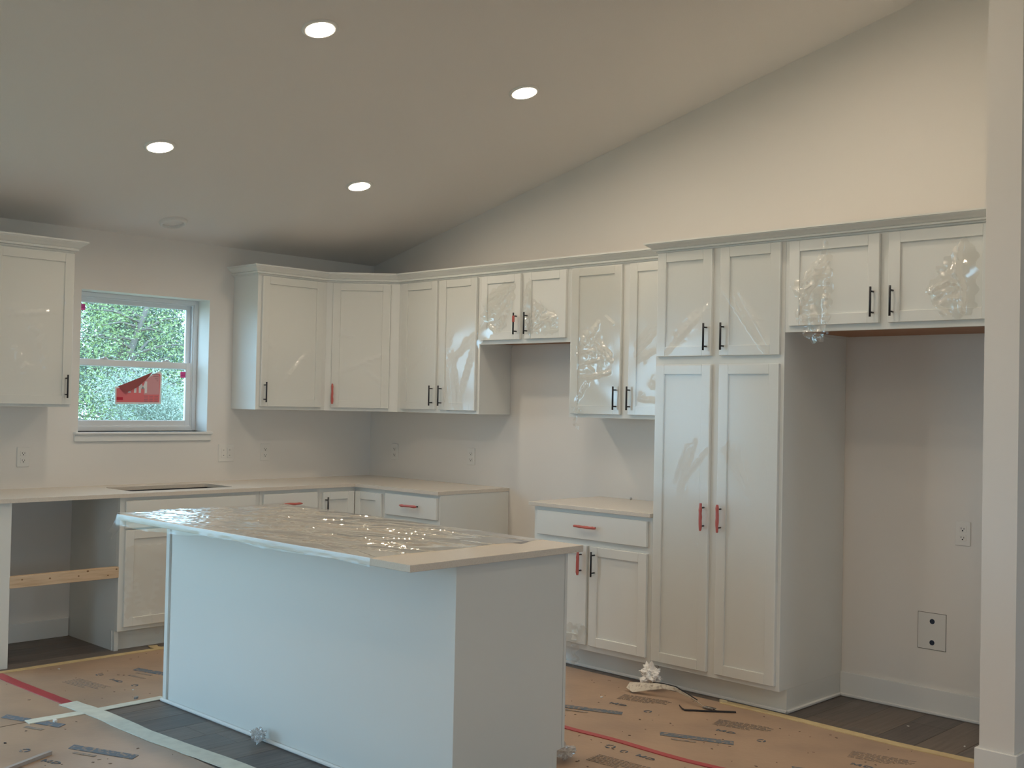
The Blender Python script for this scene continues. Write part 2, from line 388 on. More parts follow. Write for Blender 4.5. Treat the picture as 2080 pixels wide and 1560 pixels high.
def pink(loc, lab):
    e = empty('pink_sticker', loc); tag(e, lab, 'sticker')
    obj('label_face', bx(new(), -0.018, 0.018, -0.0006, 0, -0.02, 0.02), PINK, e)
    bm = new()
    for zz in (0.005, -0.006):
        for k in range(3): bx(bm, -0.014+0.010*k, -0.007+0.010*k, -0.0012, -0.0006, zz-0.0025, zz+0.0025)
    obj('lettering', bm, mat('pink_ink', (0.45, 0.02, 0.16), 0.6), e)
pink((-2.165, 0.194, 2.003), 'small pink label on the upper pane of the kitchen window')
pink((-1.474, 0.167, 1.600), 'small pink label on the lower pane of the kitchen window')

def plain_window(n, axis, rect, y0, y1, mull):
    a, b, c, d = rect; e = struct(empty('window_%d' % n, (0, 0, 0))); bm = new()
    def B(p0, p1, q0, q1): bx(bm, p0, p1, y0, y1, q0, q1) if axis == 'y' else bx(bm, y0, y1, p0, p1, q0, q1)
    B(a, a+0.05, c, d); B(b-0.05, b, c, d); B(a, b, d-0.05, d); B(a, b, c, c+0.05)
    for k in range(1, mull): t = a + (b-a)*k/mull; B(t-0.05, t+0.05, c, d)
    obj('window_frame', bm, VINYL, e)
    bm = new(); ym = (y0+y1)/2
    bx(bm, a, b, ym-0.002, ym+0.002, c, d) if axis == 'y' else bx(bm, ym-0.002, ym+0.002, a, b, c, d)
    obj('pane', bm, GLASS, e)
plain_window(2, 'y', WIN2, 0.13, 0.19, 2)
plain_window(3, 'x', FILL_L, LX-0.17, LX-0.10, 2)  # frame and pane of the added left fill opening
for k, r in enumerate(FILL_F): plain_window(4+k, 'y', r, FY-0.18, FY-0.12, 2)  # made-up front windows, there to let in fill daylight
portal('portal_kitchen', ((WIN[0]+WIN[1])/2, 0.22, (WIN[2]+WIN[3])/2), (-PI/2, 0, 0), WIN[1]-WIN[0], WIN[3]-WIN[2])
portal('portal_dining', ((WIN2[0]+WIN2[1])/2, 0.22, (WIN2[2]+WIN2[3])/2), (-PI/2, 0, 0), WIN2[1]-WIN2[0], WIN2[3]-WIN2[2])
portal('portal_left_fill', (LX-0.22, (FILL_L[0]+FILL_L[1])/2, FILL_L[3]/2), (0, -PI/2, 0), FILL_L[3], FILL_L[1]-FILL_L[0])
for r in FILL_F: portal('portal_front_fill', ((r[0]+r[1])/2, FY-0.22, (r[2]+r[3])/2), (PI/2, 0, 0), r[1]-r[0], r[3]-r[2])

# ------------------------------------------------------------------ ceiling lights
LG = 'lit recessed lights in the sloped ceiling'
def can_light(x, y, lit, label, group=None):
    e = empty('recessed_light', (x, y, ceil_z(y))); e.rotation_euler = (math.atan(-SL)+PI, 0, 0); tag(e, label, 'ceiling light', group)
    lathe_prof = [(0.082, -0.001), (0.082, 0.003), (0.076, 0.007), (0.064, 0.009), (0.062, 0.004), (0.060, -0.001)]
    bm = new(); rings = []
    for r, z in lathe_prof: rings.append([bm.verts.new((r*math.cos(2*PI*k/40), r*math.sin(2*PI*k/40), z)) for k in range(40)])
    for r0, r1 in zip(rings, rings[1:]):
        for k in range(40): bm.faces.new((r0[k], r0[(k+1) % 40], r1[(k+1) % 40], r1[k]))
    bmesh.ops.recalc_face_normals(bm, faces=bm.faces[:])
    if not lit: bmesh.ops.scale(bm, vec=(1.03, 1.03, 2.6), verts=bm.verts[:])
    obj('trim_ring', bm, TRIM, e, smooth=True)
    bm = new(); bmesh.ops.create_circle(bm, cap_ends=True, radius=0.0625, segments=24)
    bmesh.ops.translate(bm, verts=bm.verts[:], vec=(0, 0, 0.0045))
    if lit and group != LG: m = mat('lit_lens_fill', (1, 0.95, 0.85), 0.5, emit=((1.0, 0.83, 0.63), LAMP*1.05))  # lens of the added lamps out of view
    elif lit: m = mat('lit_lens', (1, 0.95, 0.85), 0.5, emit=((1.0, 0.83, 0.63), LAMP))
    else: m = mat('unlit_lens', (0.78, 0.76, 0.74), 0.4)
    obj('lens', bm, m, e)
can_light(-2.41, -2.577, True, 'lit recessed light high in the sloped ceiling above the near end of the island', LG)
can_light(-1.096, -2.575, True, 'lit recessed light high in the ceiling above the range gap and base cabinet', LG)
can_light(-2.43, -1.221, True, 'lit recessed light low in the ceiling on the side toward the window', LG)
can_light(-1.106, -1.212, True, 'lit recessed light low in the ceiling near the corner cabinet', LG)
can_light(-1.827, -0.291, False, 'unlit white recessed light in the ceiling above the kitchen window')
for xx, yy in [(-1.10, -3.95), (-2.42, -3.95)] + [(px, py) for px in (-2.4, -4.6, -6.8) for py in (-5.6, -7.2, -8.8, -10.4)] + [(-4.6, -4.2), (-6.8, -4.2)]:  # unseen lamps added to brighten the kitchen from the room behind
    can_light(xx, yy, True, 'added unseen recessed fill light in the ceiling outside the kitchen', 'added fill lights of the open room')

# ------------------------------------------------------------------ wall cabinets
HZ = (1.428, 1.562)                                   # pull heights on wall cabinets
DT, DBT = 2.262, 1.401                                # door top / bottom
def wall_box(T, u0, u1, z0, z1, d, wood=False):
    bm = new()
    if wood:                                          # open-bottomed: the wood underside shows behind the face frame
        bx(bm, u0, u1, -d+0.02, -BK, z0+0.02, z1, 0.001); bx(bm, u0, u1, -d, -d+0.02, z0, z1, 0.001); bx(bm, u0, u0+0.012, -d+0.02, -BK, z0, z0+0.02); bx(bm, u1-0.012, u1, -d+0.02, -BK, z0, z0+0.02)
        T.part('body', bm, CAB)
        T.part('underside', bx(new(), u0+0.012, u1-0.012, -d+0.02, -0.002, z0+0.012, z0+0.021), UNDER, None, False, 'natural wood underside')
    else:
        T.part('body', bx(bm, u0, u1, -d, -BK, z0, z1, 0.001), CAB)
WC = 'white wall cabinet '
FD = DU + TD
T = Thing('wall_cabinet', WC+'over the open dishwasher space, film smeared over its single door', 'cabinet', 'B', -2.9, DU, ZU)
wall_box(T, -3.36, -2.450, ZU, UT, DU)
D = door(T, -2.915, -2.452, 1.395, DT, DU, -2.487, (1.432, 1.565))
film(T, D, (-2.911, -2.456, 1.40, 2.258), FD, [((-2.813, 1.889), (-2.523, 1.925), 0.005, 0.010), ((-2.774, 1.702), (-2.714, 1.571), 0.008, 0.014), ((-2.65, 1.815), (-2.603, 1.60), 0.008, 0.014), ((-2.694, 1.848), (-2.66, 1.82), 0.01, 0.02), ((-2.80, 1.911), (-2.785, 1.95), 0.006, 0.006)], None, 0.002, 14, [(-2.79, 1.925, 0.04, 0.016), (-2.72, 1.60, 0.05, 0.014), (-2.52, 2.0, 0.04, 0.012), (-2.64, 1.75, 0.05, 0.014)], seed=1)
D2 = door(T, -3.345, -2.935, 1.395, DT, DU, -2.97, (1.432, 1.565))
T = Thing('wall_cabinet', WC+'between the window and the angled corner cabinet, black pull at its left', 'cabinet', 'B', -0.926, DU, ZU)
wall_box(T, -1.204, -0.648, ZU, UT, DU)
D = door(T, -1.176, -0.687, DBT, DT, DU, -1.152, HZ)
film(T, D, (-1.172, -0.691, 1.405, 2.258), FD, [((-1.161, 1.866), (-1.06, 1.754), 0.006, 0.012), ((-1.06, 1.754), (-1.05, 1.55), 0.004, 0.01), ((-1.043, 1.52), (-0.826, 1.765), 0.009, 0.010), ((-0.974, 1.58), (-0.703, 1.875), 0.004, 0.012), ((-0.875, 1.669), (-0.80, 1.76), 0.006, 0.005)], None, 0.0012, 16, [(-0.85, 1.71, 0.035, 0.016), (-0.95, 1.62, 0.035, 0.016), (-1.02, 1.545, 0.04, 0.016)], seed=2)
# angled corner cabinet
e = empty('corner_wall_cabinet', (-0.23, -0.23, ZU)); tag(e, 'white angled corner wall cabinet with a red taped pull, between two straight cabinets', 'cabinet')
oo = (-0.23, -0.23, ZU)
bm = new(); prism(bm, [(0, 0), (-0.648, 0), (-0.648, -DU), (-DU, -0.648), (0, -0.648)], 2, ZU, UT); obj('body', bm, CAB, e, oo)
class Diag:                                            # local frame of the angled face: u along it, v = -out
    def part(s, name, bm, m, parent=None, smooth=False, label=None):
        o = obj(name, bm, m, parent or e, (0, 0, 0), smooth, label)
        s.place(o); return o
    def place(s, o): o.data.transform(Matrix.Translation(Vector((-0.648, -DU, 0)) - Vector(oo)) @ Matrix.Rotation(-PI/4, 4, 'Z'))
G = Diag()
D = door(G, 0.046, 0.444, DBT, DT, 0.0, 0.060, HZ, taped=5)
film(G, D, (0.05, 0.44, 1.405, 2.258), TD, [((0.099, 1.906), (0.182, 1.895), 0.005, 0.008), ((0.124, 1.959), (0.099, 1.90), 0.006, 0.006), ((0.14, 1.95), (0.115, 1.89), 0.005, 0.005), ((0.096, 1.645), (0.252, 1.709), 0.008, 0.010), ((0.252, 1.709), (0.416, 1.773), 0.006, 0.010), ((0.421, 1.555), (0.30, 1.65), 0.004, 0.01)], None, 0.0012, 16, [(0.19, 1.68, 0.045, 0.016), (0.30, 1.72, 0.03, 0.012), (0.15, 1.90, 0.03, 0.010)], seed=3)
T = Thing('wall_cabinet', WC+'with two tall doors, between the angled corner cabinet and the short one', 'cabinet', 'R', 1.05, DU, ZU)
wall_box(T, 0.648, 1.4571, ZU, UT, DU)
D = door(T, 0.700, 1.053, DBT, DT, DU, 1.027, HZ)
film(T, D, (0.704, 1.049, 1.405, 2.258), FD, [((0.776, 1.963), (0.765, 1.90), 0.006, 0.005), ((0.936, 1.83), (0.90, 1.90), 0.005, 0.006), ((0.71, 1.60), (0.98, 1.83), 0.008, 0.012), ((0.74, 1.59), (0.94, 1.80), 0.005, 0.008), ((0.94, 1.80), (0.925, 1.86), 0.004, 0.004)], None, 0.0012, 16, [(0.74, 1.64, 0.05, 0.018), (0.92, 1.82, 0.03, 0.012)], seed=4)
D = door(T, 1.090, 1.434, DBT, DT, DU, 1.117, HZ)
film(T, D, (1.094, 1.43, 1.405, 2.258), FD, [((1.162, 1.833), (1.195, 1.941), 0.007, 0.007), ((1.162, 1.823), (1.225, 1.90), 0.006, 0.006), ((1.229, 1.731), (1.43, 1.885), 0.009, 0.013), ((1.24, 1.70), (1.311, 1.401), 0.006, 0.012), ((1.429, 1.818), (1.275, 1.425), 0.008, 0.014), ((1.16, 1.76), (1.20, 1.45), 0.004, 0.012)], None, 0.0015, 18, [(1.22, 1.74, 0.04, 0.014), (1.36, 1.83, 0.03, 0.012), (1.19, 1.86, 0.03, 0.012)], seed=5)
T = Thing('wall_cabinet', 'short white wall cabinet above the empty range gap, torn film on both doors', 'cabinet', 'R', 1.842, DU, 1.827)
wall_box(T, 1.4571, 2.226, 1.827, UT, DU, True)
RH = (1.882, 2.016)
D = door(T, 1.476, 1.824, 1.853, DT, DU, 1.796, RH)
T.part('tape', bx(new(), 1.786, 1.806, -FD-0.037, -FD-0.022, 1.955, 2.0, 0.006), REDTAPE2, D, False, 'scrap of red tape on the pull')
film(T, D, (1.45, 1.815, 1.80, 2.22), FD, [((1.561, 2.016), (1.779, 2.196), 0.006, 0.008), ((1.523, 2.13), (1.725, 2.168), 0.005, 0.006), ((1.53, 2.08), (1.76, 2.19), 0.006, 0.006), ((1.633, 1.893), (1.76, 2.102), 0.008, 0.010), ((1.563, 1.952), (1.633, 1.893), 0.008, 0.008), ((1.61, 1.90), (1.73, 2.09), 0.005, 0.006), ((1.46, 1.90), (1.52, 2.13), 0.008, 0.010)], [(1.523, 2.13), (1.50, 2.0), (1.461, 1.906), (1.455, 1.81), (1.50, 1.85), (1.61, 1.902), (1.633, 1.885), (1.70, 1.92), (1.78, 2.1), (1.79, 2.203), (1.70, 2.21), (1.60, 2.18)], 0.003, 30, [(1.57, 2.03, 0.05, 0.018), (1.62, 2.07, 0.035, 0.014)], seed=6, m=LOOSE)
D = door(T, 1.862, 2.200, 1.853, DT, DU, 1.886, RH)
film(T, D, (1.85, 2.165, 1.865, 2.23), FD, [((1.908, 2.219), (1.86, 2.019), 0.008, 0.008), ((2.009, 1.982), (2.102, 1.994), 0.008, 0.006), ((2.01, 1.959), (2.092, 1.956), 0.007, 0.004), ((1.93, 1.90), (2.14, 1.99), 0.007, 0.008), ((2.0, 2.09), (2.06, 2.03), 0.008, 0.008), ((1.95, 2.06), (1.93, 1.89), 0.006, 0.008)], [(1.87, 2.18), (1.908, 2.219), (1.93, 2.10), (1.97, 2.08), (2.011, 2.088), (2.049, 2.034), (2.142, 2.005), (2.152, 1.901), (2.09, 1.875), (1.949, 1.884), (1.86, 1.875), (1.857, 2.02)], 0.003, 30, [(2.03, 2.02, 0.05, 0.018), (1.98, 1.95, 0.06, 0.016), (2.10, 1.95, 0.04, 0.014), (1.88, 1.95, 0.03, 0.015)], seed=7, m=LOOSE)
T = Thing('wall_cabinet', WC+'with two tall doors, right against the side of the pantry cabinet', 'cabinet', 'R', 2.66, DU, ZU)
wall_box(T, 2.226, 3.0995, ZU, UT, DU)
D = door(T, 2.248, 2.625, DBT, DT, DU, 2.597, HZ)
film(T, D, (2.252, 2.621, 1.405, 2.258), FD, [((2.317, 1.799), (2.458, 1.928), 0.010, 0.010), ((2.36, 1.81), (2.45, 1.90), 0.008, 0.008), ((2.567, 1.707), (2.442, 1.811), 0.010, 0.007), ((2.56, 1.74), (2.46, 1.83), 0.009, 0.006), ((2.389, 1.613), (2.55, 1.642), 0.010, 0.008), ((2.331, 1.613), (2.475, 1.62), 0.009, 0.006), ((2.514, 1.963), (2.571, 1.924), 0.005, 0.005), ((2.305, 1.479), (2.399, 1.606), 0.005, 0.01), ((2.30, 1.75), (2.42, 1.77), 0.008, 0.006), ((2.33, 1.69), (2.50, 1.72), 0.008, 0.006)], None, 0.0016, 22, [(2.38, 1.84, 0.06, 0.02), (2.42, 1.76, 0.07, 0.022), (2.38, 1.65, 0.06, 0.02), (2.50, 1.72, 0.04, 0.015)], seed=8, m=LOOSE)
film(T, D, (2.255, 2.36, 1.295, 1.44), FD+0.004, [((2.31, 1.44), (2.29, 1.31), 0.008, 0.008), ((2.33, 1.44), (2.33, 1.31), 0.008, 0.007)], [(2.27, 1.44), (2.345, 1.44), (2.325, 1.37), (2.345, 1.305), (2.31, 1.31), (2.285, 1.33), (2.30, 1.38)], 0.004, 40, seed=9, m=LOOSE)
D = door(T, 2.682, 3.075, DBT, DT, DU, 2.691+0.005, HZ)
film(T, D, (2.686, 3.07, 1.405, 2.258), FD, [((2.739, 1.741), (2.90, 1.89), 0.008, 0.008), ((2.738, 1.797), (2.833, 1.894), 0.007, 0.007), ((2.74, 1.77), (2.88, 1.90), 0.006, 0.005), ((2.758, 1.712), (2.87, 1.76), 0.007, 0.008), ((2.772, 1.492), (2.90, 1.486), 0.005, 0.008)], None, 0.0012, 20, [(2.80, 1.73, 0.03, 0.012), (2.87, 1.58, 0.03, 0.010), (2.79, 1.52, 0.02, 0.006)], seed=10)
# ------------------------------------------------------------------ pantry and the cabinet over the fridge recess
T = Thing('pantry_cabinet', 'tall white pantry cabinet with two short doors over two long doors', 'cabinet', 'R', 3.477, DP, 0.0)
bm = new(); bx(bm, 3.0995, 3.8553, -DP, -BK, 0.114, 2.30, 0.001); T.part('body', bm, CAB)
T.part('toe_kick', bx(new(), 3.0995, 3.8553, -DP+0.07, -BK, 0, 0.114), CAB)
bm = new(); bx(bm, 3.0995, 3.868, -DP+0.057, -DP+0.07, 0, 0.018, 0.005); bx(bm, 3.8553, 3.868, -DP+0.057, -BK, 0, 0.018, 0.005)
T.part('shoe_moulding', bm, TRIM)
FP = DP + TD
D = door(T, 3.114, 3.450, 1.711, 2.248, DP, 3.424, (1.738, 1.873))
film(T, D, (3.118, 3.446, 1.715, 2.244), FP, [((3.182, 1.726), (3.442, 1.966), 0.006, 0.008), ((3.238, 1.789), (3.367, 1.935), 0.010, 0.008), ((3.25, 1.78), (3.37, 1.91), 0.006, 0.006)], None, 0.0010, 14, [(3.27, 1.82, 0.03, 0.012), (3.33, 1.89, 0.03, 0.012)], seed=11)
D = door(T, 3.499, 3.837, 1.711, 2.248, DP, 3.525, (1.738, 1.873))
film(T, D, (3.503, 3.833, 1.715, 2.244), FP, [((3.514, 2.053), (3.554, 2.0), 0.005, 0.006), ((3.554, 2.0), (3.771, 1.716), 0.006, 0.007), ((3.58, 2.01), (3.732, 1.777), 0.005, 0.006), ((3.613, 2.025), (3.698, 1.893), 0.005, 0.006), ((3.66, 1.95), (3.782, 1.77), 0.006, 0.006), ((3.698, 1.893), (3.755, 1.88), 0.008, 0.006), ((3.71, 1.89), (3.775, 1.77), 0.006, 0.004)], None, 0.0010, 14, [(3.70, 1.88, 0.03, 0.010)], seed=12)
D = door(T, 3.112, 3.452, 0.139, 1.669, DP, 3.427, (0.842, 0.973), taped=11)
film(T, D, (3.116, 3.448, 0.145, 1.663), FP, [((3.249, 1.075), (3.315, 1.255), 0.006, 0.006), ((3.264, 0.999), (3.347, 1.264), 0.006, 0.006), ((3.283, 1.004), (3.37, 1.284), 0.007, 0.006), ((3.291, 1.07), (3.439, 1.241), 0.006, 0.007), ((3.275, 1.03), (3.33, 1.26), 0.005, 0.005), ((3.304, 0.91), (3.32, 1.05), 0.003, 0.006), ((3.39, 0.78), (3.44, 0.67), 0.003, 0.01)], None, 0.0010, 5, res=0.005, seed=13, m=FILMP)
D = door(T, 3.500, 3.837, 0.139, 1.669, DP, 3.526, (0.842, 0.973), taped=12)
film(T, D, (3.504, 3.833, 0.145, 1.663), FP, [((3.562, 1.273), (3.70, 1.052), 0.006, 0.007), ((3.59, 1.265), (3.69, 1.05), 0.006, 0.005), ((3.619, 1.253), (3.683, 1.04), 0.006, 0.006), ((3.649, 1.239), (3.695, 1.07), 0.006, 0.006), ((3.532, 1.249), (3.572, 1.21), 0.006, 0.005), ((3.559, 1.209), (3.683, 1.036), 0.005, 0.006), ((3.681, 0.948), (3.684, 1.03), 0.003, 0.006)], None, 0.0010, 5, res=0.005, seed=14, m=FILMP)
T = Thing('fridge_cabinet', 'wide white cabinet over the empty fridge recess, loose film hanging from it', 'cabinet', 'R', 4.37, DP, 1.8166)
wall_box(T, 3.8563, 4.884, 1.8166, 2.30, DP, True)
FH = (1.871, 2.005)
D = door(T, 3.884, 4.335, 1.845, 2.245, DP, 4.309, FH)
film(T, D, (3.88, 4.15, 1.745, 2.25), FP, [((4.08, 2.24), (4.04, 2.08), 0.010, 0.010), ((4.069, 2.149), (3.955, 1.97), 0.016, 0.010), ((4.09, 2.14), (3.98, 1.97), 0.012, 0.008), ((4.013, 2.029), (3.94, 1.90), 0.012, 0.010), ((3.999, 2.113), (3.95, 2.0), 0.010, 0.008), ((3.967, 1.873), (3.985, 1.79), 0.012, 0.010), ((4.0, 1.95), (4.05, 1.76), 0.008, 0.012), ((4.09, 2.1), (4.08, 1.80), 0.006, 0.010)],
     [(4.08, 2.241), (4.062, 2.19), (3.999, 2.113), (3.934, 2.046), (3.895, 2.024), (3.942, 1.974), (3.949, 1.939), (3.921, 1.886), (3.928, 1.851), (3.967, 1.873), (3.978, 1.796), (4.05, 1.756), (4.091, 1.801), (4.093, 1.851), (4.12, 2.0), (4.107, 2.14)], 0.006, 30, [(3.98, 2.0, 0.06, 0.03), (4.05, 2.09, 0.05, 0.025), (3.96, 1.90, 0.04, 0.02)], seed=15, m=LOOSE, lift=0.005)
D = door(T, 4.378, 4.845, 1.845, 2.245, DP, 4.401, FH)
film(T, D, (4.54, 4.80, 1.845, 2.21), FP, [((4.70, 2.183), (4.692, 2.065), 0.012, 0.008), ((4.692, 2.065), (4.715, 1.979), 0.012, 0.008), ((4.715, 1.979), (4.711, 1.88), 0.010, 0.008), ((4.655, 2.014), (4.573, 1.97), 0.010, 0.008), ((4.655, 2.014), (4.71, 1.98), 0.010, 0.008), ((4.60, 1.90), (4.66, 1.86), 0.006, 0.008), ((4.67, 2.15), (4.70, 2.0), 0.008, 0.006)],
     [(4.696, 2.188), (4.68, 2.152), (4.632, 2.097), (4.58, 2.02), (4.555, 1.99), (4.575, 1.95), (4.58, 1.916), (4.636, 1.859), (4.717, 1.851), (4.764, 1.891), (4.775, 2.0), (4.771, 2.145), (4.73, 2.19)], 0.004, 30, [(4.64, 1.95, 0.06, 0.02), (4.70, 2.05, 0.04, 0.02), (4.63, 2.05, 0.04, 0.016)], seed=16, m=LOOSE)

# ------------------------------------------------------------------ crown mouldings
def crown(label, path, zb, h, proj_):
    prof = [(0.0, 0), (0.006, 0), (0.006, 0.14), (0.02, 0.17), (0.022, 0.30), (0.30, 0.36), (0.42, 0.42), (0.60, 0.58), (0.84, 0.74), (0.90, 0.78), (0.90, 0.84), (1.0, 0.86), (1.0, 1.0), (0.0, 1.0)]
    prof = [((a*proj_ if a > 0.05 else a), zb + b*h) for a, b in prof]
    prof = [(a+0.0006, b) for a, b in prof]; P = [Vector(p) for p in path]; bm = new(); rings = []
    for i, p in enumerate(P):
        ns = []
        for j in (i-1, i):
            if 0 <= j < len(P)-1:
                t = (P[j+1]-P[j]).normalized(); ns.append(Vector((t.y, -t.x)))
        n = sum(ns, Vector((0, 0)))/len(ns); n = n/n.dot(ns[0]) if len(ns) > 1 else n
        rings.append([bm.verts.new((p.x + n.x*a, p.y + n.y*a, z)) for a, z in prof])
    for r0, r1 in zip(rings, rings[1:]):
        k = len(prof)
        for j in range(k): bm.faces.new((r0[j], r1[j], r1[(j+1) % k], r0[(j+1) % k]))
    bm.faces.new(rings[0]); bm.faces.new(rings[-1][::-1])
    bmesh.ops.recalc_face_normals(bm, faces=bm.faces[:])
    return tag(obj('crown_moulding', bm, CAB), label, 'moulding')
crown('long white crown moulding running from the window cabinet round the corner to the pantry', [(-1.204, 0), (-1.204, -DU), (-0.648, -DU), (-DU, -0.648), (-DU, -3.0985)], 2.268, 0.064, 0.055)
crown('white crown moulding along the top of the pantry and fridge recess cabinets', [(-DU-0.0575, -3.0995), (-DP, -3.0995), (-DP, YW+0.001)], 2.252, 0.052, 0.055)
crown('white crown moulding on top of the cabinet over the dishwasher space', [(-3.36, -DU), (-2.450, -DU), (-2.450, 0)], 2.272, 0.066, 0.062)

# ------------------------------------------------------------------ base cabinets
def base_box(T, u0, u1, d=DB, bottom=0.114):
    T.part('body', bx(new(), u0, u1, -d, -BK, bottom, BT, 0.001), CAB)
    if bottom: T.part('toe_kick', bx(new(), u0, u1, -d+0.07, -BK, 0, bottom), CAB)
T = Thing('base_cabinet', 'white base cabinet under the sink with a wide false front', 'cabinet', 'B', -1.82, DB, 0)
bm = new(); bx(bm, -2.287, -1.365, -DB, -DB+0.03, 0.114, BT, 0.001); bx(bm, -2.287, -2.262, -DB+0.03, -BK, 0.0, BT); bx(bm, -1.385, -1.365, -DB+0.03, -BK, 0.0, BT); bx(bm, -2.262, -1.385, -DB+0.03, -BK, 0.114, 0.135)
T.part('body', bm, CAB)
T.part('toe_kick', bx(bx(new(), -2.287, -1.365, -DB+0.06, -DB+0.072, 0, 0.114), -2.291, -2.262, -DB+0.056, -DB+0.062, 0, 0.114), CAB)
door(T, -2.258, -1.402, 0.697, 0.853, DB, slab=True, name='drawer_front')
D = door(T, -2.258, -1.842, 0.139, 0.686, DB, -1.872, (0.53, 0.66))
film(T, D, (-2.265, -1.87, 0.075, 0.60), DB+TD, [((-2.173, 0.25), (-2.126, 0.23), 0.006, 0.006), ((-2.108, 0.17), (-2.10, 0.21), 0.006, 0.006), ((-2.22, 0.42), (-2.16, 0.25), 0.006, 0.012), ((-2.16, 0.25), (-2.06, 0.10), 0.006, 0.012), ((-2.249, 0.223), (-2.224, 0.413), 0.006, 0.010), ((-2.05, 0.45), (-2.10, 0.16), 0.005, 0.012)], [(-2.262, 0.60), (-1.87, 0.60), (-1.87, 0.12), (-2.0, 0.10), (-2.06, 0.08), (-2.09, 0.12), (-2.18, 0.18), (-2.25, 0.2)], 0.003, 22, [(-2.11, 0.2, 0.05, 0.015), (-2.23, 0.42, 0.03, 0.015), (-2.22, 0.33, 0.03, 0.015)], seed=17)
door(T, -1.814, -1.402, 0.139, 0.686, DB, -1.784, (0.53, 0.66))
T = Thing('base_cabinet', 'white drawer base cabinet with a red taped pull, between sink and corner', 'cabinet', 'B', -1.14, DB, 0)
base_box(T, -1.364, -0.911)
door(T, -1.342, -0.932, 0.716, 0.851, DB, 0, (0.785, 0.785), taped=21, horiz=(-1.218, -1.078), slab=True, name='drawer_front')
door(T, -1.342, -0.932, 0.146, 0.686, DB, -0.96, (0.53, 0.66))
e = empty('corner_base_cabinet', (-0.3, -0.3, 0)); tag(e, 'white corner base cabinet with two folding doors meeting at a right angle', 'cabinet')
bm = new(); prism(bm, [(-BK, -BK), (-0.910, -BK), (-0.910, -DB), (-DB, -DB), (-DB, -0.920), (-BK, -0.920)], 2, 0.114, BT); obj('body', bm, CAB, e, (-0.3, -0.3, 0))
bm = new(); prism(bm, [(-BK, -BK), (-0.910, -BK), (-0.910, -0.54), (-0.54, -0.54), (-0.54, -0.920), (-BK, -0.920)], 2, 0, 0.114); obj('toe_kick', bm, CAB, e, (-0.3, -0.3, 0))
class Corner:
    def __init__(s, rz): s.rz = rz
    def part(s, name, bm, m, parent=None, smooth=False, label=None):
        o = obj(name, bm, m, parent or e, (0, 0, 0), smooth, label)
        o.data.transform(Matrix.Translation((0.3, 0.3, 0)) @ Matrix.Rotation(s.rz, 4, 'Z')); return o
door(Corner(0), -0.888, -0.631, 0.146, 0.846, DB, -0.870, (0.686, 0.816))
door(Corner(-PI/2), 0.631, 0.902, 0.146, 0.846, DB)
T = Thing('base_cabinet', 'white drawer base cabinet with red taped pull at the counter end by the range gap', 'cabinet', 'R', 1.19, DB, 0)
base_box(T, 0.921, 1.460)
door(T, 0.943, 1.444, 0.716, 0.853, DB, 0, (0.789, 0.789), taped=22, horiz=(1.132, 1.288), slab=True, name='drawer_front')
door(T, 0.943, 1.444, 0.146, 0.686, DB, 0.97, (0.53, 0.66))
T = Thing('base_cabinet', 'white base cabinet with a red taped drawer over two doors, beside the tall pantry', 'cabinet', 'R', 2.68, DB, 0)
base_box(T, 2.262, 3.0985)
T.part('shoe_moulding', bx(new(), 2.262, 3.0985, -DB+0.057, -DB+0.07, 0, 0.018, 0.005), TRIM)
door(T, 2.296, 3.074, 0.717, 0.853, DB, 0, (0.789, 0.789), taped=23, horiz=(2.604, 2.748), slab=True, name='drawer_front')
D = door(T, 2.296, 2.668, 0.146, 0.684, DB, 2.632, (0.528, 0.655), taped=24)
film(T, D, (2.50, 2.70, 0.01, 0.27), DB+TD+0.004, [((2.60, 0.25), (2.62, 0.02), 0.014, 0.014), ((2.67, 0.26), (2.60, 0.16), 0.012, 0.012)], [(2.50, 0.25), (2.678, 0.262), (2.690, 0.20), (2.63, 0.15), (2.64, 0.07), (2.60, 0.015), (2.55, 0.05), (2.50, 0.12)], 0.006, 30, seed=18, m=film_mat('loose_film', (0.9, 0.9, 0.88), 2.2, 0.15, 0.10))
door(T, 2.690, 3.076, 0.146, 0.684, DB, 2.726, (0.525, 0.660))
T = Thing('end_panel', 'white full height end panel at the far side of the open dishwasher space', 'panel', 'B', -3.0, DB, 0)
T.part('panel', bx(new(), -3.12, -2.893, -DB, 0, 0, BT, 0.001), CAB)
lum = empty('wood_brace', (-2.59, -0.593, 0.42)); tag(lum, 'raw pine board bracing the open dishwasher space', 'board')
obj('board', bx(new(), -2.895, -2.285, -0.612, -0.574, 0.420, 0.482, 0.002), LUMBER, lum, (-2.59, -0.593, 0.42))
bm = new()
for kx, kz, kr in ((-2.83, 0.462, 0.005), (-2.68, 0.455, 0.006), (-2.52, 0.452, 0.005), (-2.468, 0.474, 0.007), (-2.35, 0.44, 0.005), (-2.30, 0.47, 0.006)):
    prism(bm, [(kx+kr*math.cos(2*PI*k/8), kz+0.8*kr*math.sin(2*PI*k/8)) for k in range(8)], 1, -0.6126, -0.612)
obj('knots', bm, KNOT, lum, (-2.59, -0.593, 0.42))['kind'] = 'stuff'

